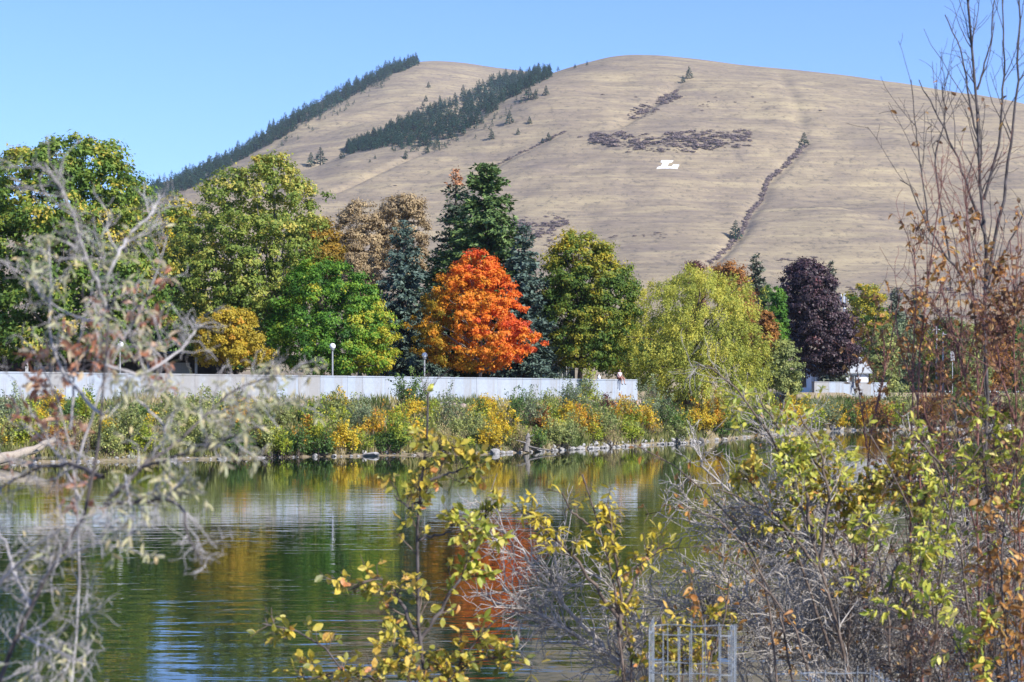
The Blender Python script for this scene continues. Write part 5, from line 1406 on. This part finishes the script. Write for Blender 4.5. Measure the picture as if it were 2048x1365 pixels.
dead = 'dead grey twig thickets'
def thicket(label, stems, n1, n2, n3, seed, d, ln=1.0, mat=None, bias=(0, 0, 0), leaves=()):
    near_plant('dead_thicket', label, 'thicket', [(S(d, *p), a, b) for p, a, b in stems],
               [dict(n=n1, ln=(0.18*ln, 0.55*ln), ang=(25, 65), wig=0.18, up=0.05, tmin=0.3, rtip=0.0026, bias=bias), dict(n=n2, ln=(0.10*ln, 0.34*ln), ang=(25, 70), wig=0.22, tmin=0.15, rtip=0.0020, bias=bias),
                dict(n=n3, ln=(0.06*ln, 0.2*ln), ang=(25, 75), wig=0.28, tmin=0.1, rtip=0.0016, bias=bias)], mat or M_twig_grey, leaves, dead, seed)
thicket('dead bleached grey twigs fanning over the water behind the round-leaved sapling', [([(1330, 1430), (1240, 1330), (1160, 1275), (1070, 1235), (1005, 1175)], 9, 3), ([(1210, 1305), (1130, 1210), (1060, 1120), (1000, 1060)], 5, 1.5),
        ([(1290, 1420), (1290, 1260), (1240, 1180), (1150, 1130)], 5, 2)], 110, 420, 600, 601, 11.5)
thicket('dead grey twig mass arching to its tip under the willow on the other shore', [([(1640, 1450), (1590, 1200), (1520, 1050), (1450, 960), (1400, 930)], 7, 2), ([(1580, 1180), (1500, 1080), (1420, 1050), (1370, 1040)], 4, 1.5), ([(1600, 1230), (1540, 1000), (1560, 900), (1580, 850)], 5, 1.5)],
        130, 520, 750, 602, 12.0, leaves=[dict(n=60, size=0.04, asp=0.6, objs=40, **L_oran)])
thicket('dead grey twig mass directly behind the wire cage', [([(1420, 1450), (1400, 1300), (1440, 1200), (1500, 1150)], 6, 2), ([(1560, 1450), (1530, 1280), (1470, 1180), (1440, 1140)], 6, 2), ([(1500, 1450), (1480, 1320), (1400, 1250), (1330, 1210)], 5, 2)],
        130, 520, 750, 603, 11.0, leaves=[dict(n=70, size=0.038, asp=0.6, objs=40, **L_oran)])
thicket('dead grey twig mass with a smooth pale crooked limb', [([(1870, 1450), (1862, 1290), (1866, 1200), (1900, 1130), (1930, 1060)], 8, 3), ([(1900, 1130), (1985, 1120), (2060, 1100)], 4, 2), ([(1780, 1450), (1760, 1250), (1700, 1150), (1650, 1080)], 6, 2)],
        140, 560, 800, 604, 10.6)
thicket('dense dark bare twigs among the red stems', [([(1960, 1450), (1945, 1150), (1925, 950), (1910, 820)], 6, 2), ([(2010, 1450), (2020, 1150), (2000, 950), (1990, 850)], 6, 2), ([(1900, 1450), (1880, 1100), (1830, 980), (1790, 930)], 5, 2)],
        140, 520, 700, 605, 12.4, mat=M_twig_dark)
thicket('low tangle of grey twigs beyond the second wire cage', [([(1640, 1450), (1620, 1330), (1650, 1250), (1700, 1210)], 6, 2), ([(1740, 1450), (1730, 1330), (1780, 1250), (1800, 1200)], 6, 2), ([(1700, 1450), (1690, 1340), (1620, 1270), (1560, 1230)], 5, 2)],
        140, 560, 800, 606, 10.0, leaves=[dict(n=60, size=0.034, asp=0.6, objs=30, **L_oran)])
thicket('grey twig spray rising to the pale lime leaves', [([(1700, 1450), (1690, 1200), (1670, 1050), (1640, 930)], 6, 2), ([(1690, 1200), (1740, 1050), (1790, 950), (1830, 890)], 5, 2), ([(1720, 1300), (1600, 1120), (1540, 1020)], 4, 2)],
        140, 560, 800, 607, 11.6)

d = 9.4
near_plant('lime_willow', 'arching shrub with lime leaves whose bare tip curls in front of the weeping willow', 'shrub', [
    (S(d, (1720, 1450), (1665, 1220), (1610, 1010), (1548, 880), (1482, 780), (1435, 712), (1390, 684), (1358, 700), (1350, 740)), 6, 1.2),
    (S(d, (1630, 1080), (1600, 950), (1560, 860), (1520, 800)), 4, 1.5), (S(d, (1640, 1120), (1660, 1000), (1640, 900), (1600, 830)), 4, 1.5),
    (S(d, (1650, 1160), (1580, 1060), (1490, 1000), (1440, 980)), 3.5, 1.5)],
    [dict(n=70, ln=(0.12, 0.3), ang=(25, 60), wig=0.15, up=0.05, tmin=0.35, rtip=0.0012), dict(n=180, ln=(0.06, 0.16), ang=(25, 70), wig=0.2, tmin=0.2, rtip=0.001)],
    M_twig_grey, [dict(n=800, size=0.043, asp=0.42, objs=260, hang=-0.25, where=[(1420, 1720, 770, 960, 1.0), (1440, 1700, 960, 1130, 0.3), (1400, 1500, 700, 780, 0.12)], **L_lime)], seed=505, stem_mat=M_twig_brown)
d = 8.8
near_plant('lime_shrub', 'shrub with drooping lime-green leaf clusters in the heart of the grey thicket', 'shrub', [
    (S(d, (1790, 1450), (1775, 1250), (1762, 1100), (1735, 1030)), 5, 1.5), (S(d, (1800, 1450), (1830, 1200), (1850, 1050), (1880, 980)), 5, 1.5), (S(d, (1770, 1200), (1800, 1110), (1840, 1090)), 3, 1.5),
    (S(d, (1850, 1450), (1890, 1080), (1905, 940), (1962, 890)), 5, 1.5), (S(d, (1900, 960), (1850, 890), (1800, 870)), 3, 1.5)],
    [dict(n=60, ln=(0.10, 0.25), ang=(25, 60), wig=0.15, up=0.0, tmin=0.5, rtip=0.0012), dict(n=130, ln=(0.05, 0.14), ang=(25, 70), wig=0.2, tmin=0.3, rtip=0.001)],
    M_twig_brown, [dict(n=680, size=0.045, asp=0.45, objs=220, hang=-0.5, where=[(1700, 1900, 970, 1230, 0.8), (1760, 2010, 830, 970, 1.0)], **L_lime)], seed=506)
d = 9.8
near_plant('yellow_leaf_shrub', 'small-leaved yellow shrub between the lime willow and the red stems', 'shrub', [
    (S(d, (1690, 1450), (1700, 1200), (1710, 1050), (1690, 950)), 4, 1.5), (S(d, (1705, 1150), (1750, 1010), (1800, 940)), 3, 1.5), (S(d, (1705, 1180), (1640, 1050), (1600, 980)), 3, 1.5), (S(d, (1660, 1300), (1590, 1100), (1530, 1000), (1490, 950)), 3, 1.5), (S(d, (1690, 1010), (1650, 940), (1580, 890)), 3, 1.5), (S(d, (1800, 1450), (1810, 1150), (1850, 1000)), 3, 1.5)],
    [dict(n=130, ln=(0.12, 0.3), ang=(25, 60), wig=0.15, up=0.1, tmin=0.35, rtip=0.0015), dict(n=480, ln=(0.06, 0.16), ang=(25, 70), wig=0.2, tmin=0.2, rtip=0.0012)],
    M_twig_brown, [dict(n=2300, size=0.038, asp=0.6, objs=150, where=[(1440, 1900, 860, 1060, 1.0), (1560, 1850, 1060, 1200, 0.15)], **L_cent)], seed=507)
d = 9.2
near_plant('round_leaf_shrub', 'low yellow and olive leaved shrub around the wire cage', 'shrub', [
    (S(d, (1260, 1450), (1265, 1330), (1250, 1240), (1230, 1200)), 4, 1.5), (S(d, (1330, 1450), (1340, 1330), (1320, 1230)), 4, 1.5), (S(d, (1400, 1450), (1395, 1320), (1420, 1240)), 4, 1.5), (S(d, (1360, 1450), (1370, 1350), (1360, 1280)), 4, 1.5)],
    [dict(n=60, ln=(0.08, 0.22), ang=(25, 65), wig=0.15, up=0.1, tmin=0.3, rtip=0.0012), dict(n=170, ln=(0.05, 0.14), ang=(25, 70), wig=0.2, tmin=0.2, rtip=0.001)],
    M_twig_brown, [dict(n=800, size=0.040, asp=0.55, objs=150, **L_cent)], seed=508)
d = 8.0
near_plant('orange_leaf_shrub', 'shrub with hanging orange and golden leaves beside the frame edge under the bare tree', 'shrub', [
    (S(d, (2030, 1450), (2010, 1250), (2000, 1100), (2010, 1000), (2030, 940)), 5, 1.5), (S(d, (1985, 1450), (1975, 1330), (1960, 1230), (1965, 1180)), 5, 1.5), (S(d, (2060, 1450), (2050, 1250), (2040, 1150)), 5, 1.5), (S(d, (1960, 1450), (1940, 1330), (1900, 1270)), 4, 1.5)],
    [dict(n=70, ln=(0.08, 0.22), ang=(25, 65), wig=0.15, up=0.0, tmin=0.2, rtip=0.0012), dict(n=170, ln=(0.05, 0.14), ang=(25, 70), wig=0.2, tmin=0.2, rtip=0.001)],
    M_twig_dark, [dict(n=330, size=0.046, asp=0.55, objs=200, hang=-0.4, where=[(1940, 2060, 960, 1365, 1.0)], **L_oran), dict(n=150, size=0.046, asp=0.55, objs=60, hang=-0.4, where=[(1870, 1990, 1190, 1365, 1.0)], **L_lime)], seed=509)
d = 8.4
near_plant('dark_shrub', 'dark purple leafless shrub low in the shade beneath the orange leaves', 'shrub', [
    (S(d, (1900, 1450), (1890, 1370), (1860, 1310), (1830, 1290)), 5, 1.5), (S(d, (1940, 1450), (1930, 1360), (1920, 1290)), 5, 1.5), (S(d, (2000, 1450), (2000, 1370), (1990, 1300)), 5, 1.5), (S(d, (1850, 1450), (1830, 1370), (1800, 1330)), 5, 1.5)],
    [dict(n=120, ln=(0.10, 0.28), ang=(25, 65), wig=0.15, up=0.05, tmin=0.2, rtip=0.0014), dict(n=420, ln=(0.06, 0.18), ang=(25, 70), wig=0.2, tmin=0.2, rtip=0.001)],
    M_twig_dark, [dict(n=200, size=0.036, asp=0.55, objs=60, **L_brow)], seed=510)

d = 9.6
near_plant('lime_shrub', 'shrub with small lime and golden leaves crossing the lower red birch stems', 'shrub', [
    (S(d, (1960, 1450), (1940, 1200), (1900, 1000), (1850, 880)), 4, 1.3), (S(d, (2000, 1450), (1990, 1150), (1980, 960), (1960, 840)), 4, 1.3), (S(d, (1900, 1450), (1860, 1150), (1800, 960), (1740, 870)), 4, 1.3), (S(d, (2040, 1450), (2030, 1100), (2030, 900)), 4, 1.3)],
    [dict(n=130, ln=(0.12, 0.3), ang=(25, 60), wig=0.15, up=0.1, tmin=0.35, rtip=0.0014), dict(n=420, ln=(0.06, 0.16), ang=(25, 70), wig=0.2, tmin=0.2, rtip=0.0012)],
    M_twig_brown, [dict(n=1000, size=0.037, asp=0.55, objs=160, hang=-0.4, where=[(1680, 2060, 800, 1020, 1.0), (1750, 2060, 1020, 1250, 0.12)], **L_lime)], seed=511)

# the birches with red stems and the tall bare tree
bir = 'red-stemmed birches'
def birch(label, stems, n1, n2, nl, seed, d, where=None, mat=None, smat=None, objs=90, lf=None):
    lv = dict(n=nl, size=0.036, asp=0.6, objs=objs, hang=-0.5, **(lf or L_oran))
    if where: lv['where'] = where
    near_plant('birch', label, 'tree', [(S(d, *p), a, b) for p, a, b in stems],
               [dict(n=n1, ln=(0.2, 0.6), ang=(18, 45), wig=0.10, up=0.25, tmin=0.3, rtip=0.0012), dict(n=n2, ln=(0.06, 0.25), ang=(25, 60), wig=0.16, up=0.1, tmin=0.2, rtip=0.0011)],
               mat or M_twig_red, [lv], bir, seed, stem_mat=smat)
birch('tall nearly bare dark-stemmed tree that rises past the top of the picture', [
    ([(1990, 1450), (1978, 1150), (1972, 850), (1976, 600), (1968, 420), (1962, 250), (1948, 90), (1930, -60)], 6.2, 2.2),
    ([(1974, 660), (1935, 570), (1885, 505), (1848, 440), (1820, 370), (1800, 360)], 3.1, 1.1), ([(1970, 470), (1925, 350), (1895, 265), (1862, 205), (1838, 160)], 3.1, 1.0),
    ([(1976, 560), (2008, 400), (2030, 230), (2040, 60), (2046, -40)], 3.7, 1.5), ([(1972, 600), (2012, 500), (2046, 430)], 2.5, 1.5), ([(1964, 310), (1940, 210), (1925, 110), (1890, 30)], 2.5, 1.0),
    ([(1968, 400), (2000, 270), (2010, 130), (2004, -20)], 3.1, 1.1), ([(1900, 520), (1880, 400), (1868, 310), (1892, 240), (1885, 170)], 2.2, 0.9), ([(1955, 180), (1980, 90), (1990, -20)], 1.9, 1.0), ([(1860, 460), (1840, 330), (1830, 240), (1822, 160)], 1.6, 0.9)],
    90, 260, 150, 701, 10.6, where=[(1780, 2048, 380, 900, 0.8), (1780, 2048, 150, 380, 0.12)], mat=M_twig_dark, lf=L_brow)
birch('red-stemmed birch nearest the round yellow-green tree', [([(1730, 1450), (1728, 1100), (1738, 880), (1758, 780), (1788, 670), (1800, 590)], 3.1, 1.1), ([(1735, 900), (1720, 800), (1712, 720)], 1.9, 0.9), ([(1745, 850), (1770, 740), (1765, 660)], 1.9, 0.9)],
      50, 150, 260, 702, 10.2, where=[(1680, 1860, 560, 1000, 1)])
birch('densest red-stemmed birch, twin trunks side by side', [([(1846, 1450), (1848, 1120), (1834, 860), (1838, 720), (1850, 580), (1874, 450), (1884, 370)], 4.3, 1.1), ([(1825, 1450), (1818, 1120), (1822, 900), (1824, 760), (1832, 600), (1828, 490)], 3.7, 1.1),
      ([(1836, 800), (1800, 700), (1790, 620)], 1.9, 0.9), ([(1838, 700), (1860, 620), (1900, 540)], 1.9, 0.9)], 80, 260, 480, 703, 10.0, where=[(1740, 1960, 420, 1000, 1)])
birch('red-stemmed birch rising just beside the bare dark tree', [([(1962, 1450), (1955, 1050), (1954, 760), (1946, 580), (1936, 450), (1930, 350)], 3.7, 1.1), ([(1955, 850), (1920, 720), (1900, 640), (1880, 560)], 2.5, 1.1), ([(1954, 800), (1990, 680), (2010, 580)], 1.9, 1.1)],
      80, 260, 480, 704, 9.8, where=[(1840, 2048, 420, 1000, 1)])
birch('red-stemmed birch with brown leaves, cut by the picture edge', [([(2046, 1450), (2040, 1050), (2030, 800), (2034, 640), (2020, 480)], 3.7, 1.1), ([(2034, 850), (2000, 740), (1990, 650)], 2.5, 1.1), ([(2036, 900), (2060, 760), (2070, 650)], 2.5, 1.1)],
      90, 300, 560, 705, 9.6, where=[(1940, 2090, 500, 1000, 1)], lf=L_brow)
birch('leaning brownish birch behind the lime willow', [([(1900, 1450), (1892, 1150), (1888, 900), (1880, 760), (1868, 640)], 3.1, 1.1), ([(1888, 950), (1850, 830), (1840, 780)], 1.9, 0.9), ([(1885, 870), (1920, 770), (1930, 700)], 1.9, 0.9)],
      80, 280, 520, 706, 10.8, where=[(1780, 2000, 640, 1000, 1)], lf=L_brow)
# thin arching bare shoots
arch = 'thin arching shoots over the water'
for k, (lab, pts, dd) in enumerate([('thin pale shoot arching low over the water above the wire cage', [(1640, 1450), (1600, 1250), (1510, 1140), (1420, 1092), (1340, 1075), (1290, 1100), (1262, 1140)], 8.8),
                                  ('thin shoot with a few orange leaves arching beneath the grey twig tip', [(1600, 1450), (1560, 1200), (1480, 1060), (1400, 1000), (1330, 1000), (1290, 1030)], 9.2),
                                  ('thin drooping shoot reaching across the reflection of the long wall', [(1560, 1450), (1540, 1150), (1450, 1010), (1380, 950), (1330, 910), (1270, 890)], 9.6)]):
    near_plant('arching_shoot', lab, 'shoot', [(S(dd, *pts), 4, 1.1)], [dict(n=26, ln=(0.04, 0.14), ang=(30, 70), wig=0.2, tmin=0.45, rtip=0.001)], M_twig_brown, [dict(n=40, size=0.036, asp=0.6, objs=40, hang=-0.6, **L_oran)], arch, 720+k)
near_plant('orange_shoot', 'upright thin shoot dotted with round orange leaves over the green reflection', 'shoot', [(S(9.0, (1420, 1450), (1415, 1300), (1405, 1210), (1375, 1140)), 3, 1.2), (S(9.0, (1418, 1330), (1450, 1230), (1460, 1150)), 2.5, 1.2)],
           [dict(n=20, ln=(0.05, 0.14), ang=(30, 60), wig=0.15, up=0.1, tmin=0.4, rtip=0.001)], M_twig_brown, [dict(n=34, size=0.042, asp=0.8, objs=34, hang=-0.5, **L_oran)], None, 730)

# wire plant guards
M_wire = rough_mat('galvanised_wire', (0.15, 0.17, 0.195), (0.30, 0.33, 0.36), 30, rough=0.45, bdist=0.001)
def cage(px, py, d, half, label, lean, n=6, gap=0.135):
    c = at(px, py, d); g = float(near_z(np.array(c[0]), np.array(c[1])))
    root = empty('wire_cage', (c[0], d, g), label, 'plant guard', 'wire plant guards')
    H = c[2] - g
    root.rotation_euler = lean
    a0 = 0.5; corners = [(half*1.2*math.cos(a0 + i*math.pi/2), half*1.2*math.sin(a0 + i*math.pi/2)) for i in range(4)]
    ring = []
    for i in range(4):
        p, q = np.array(corners[i]), np.array(corners[(i+1) % 4])
        for k in range(n): ring.append(p + (q - p)*k/n)
    for p in ring:
        mb = MB(); j = rng.normal(0, 0.006, 2)
        mb.tube((p[0], p[1], -0.05), (p[0]+j[0], p[1]+j[1], H + rng.uniform(-0.01, 0.02)), 0.0018, 0.0018, 6); mb.obj('upright_wire', M_wire, root)
    z = H - 0.012; k = 0
    while z > 0.1 and k < 9:
        P = np.array([[*p, z + 0.003*math.sin(i*1.7)] for i, p in enumerate(ring + ring[:1])])
        link('ring_wire', tube_mesh('ring_wire', [(P[None], np.full((1, len(P)), 0.0019), 6)], M_wire), root)
        z -= gap; k += 1
cage(1384, 1254, 7.0, 0.165, 'square galvanised wire cage around a young shrub at the water edge', (0.0, 0.0, 0.15))
cage(1665, 1350, 7.4, 0.16, 'second lower wire cage mostly sunk in the twigs beside the first', (0.03, 0.03, 0.5))
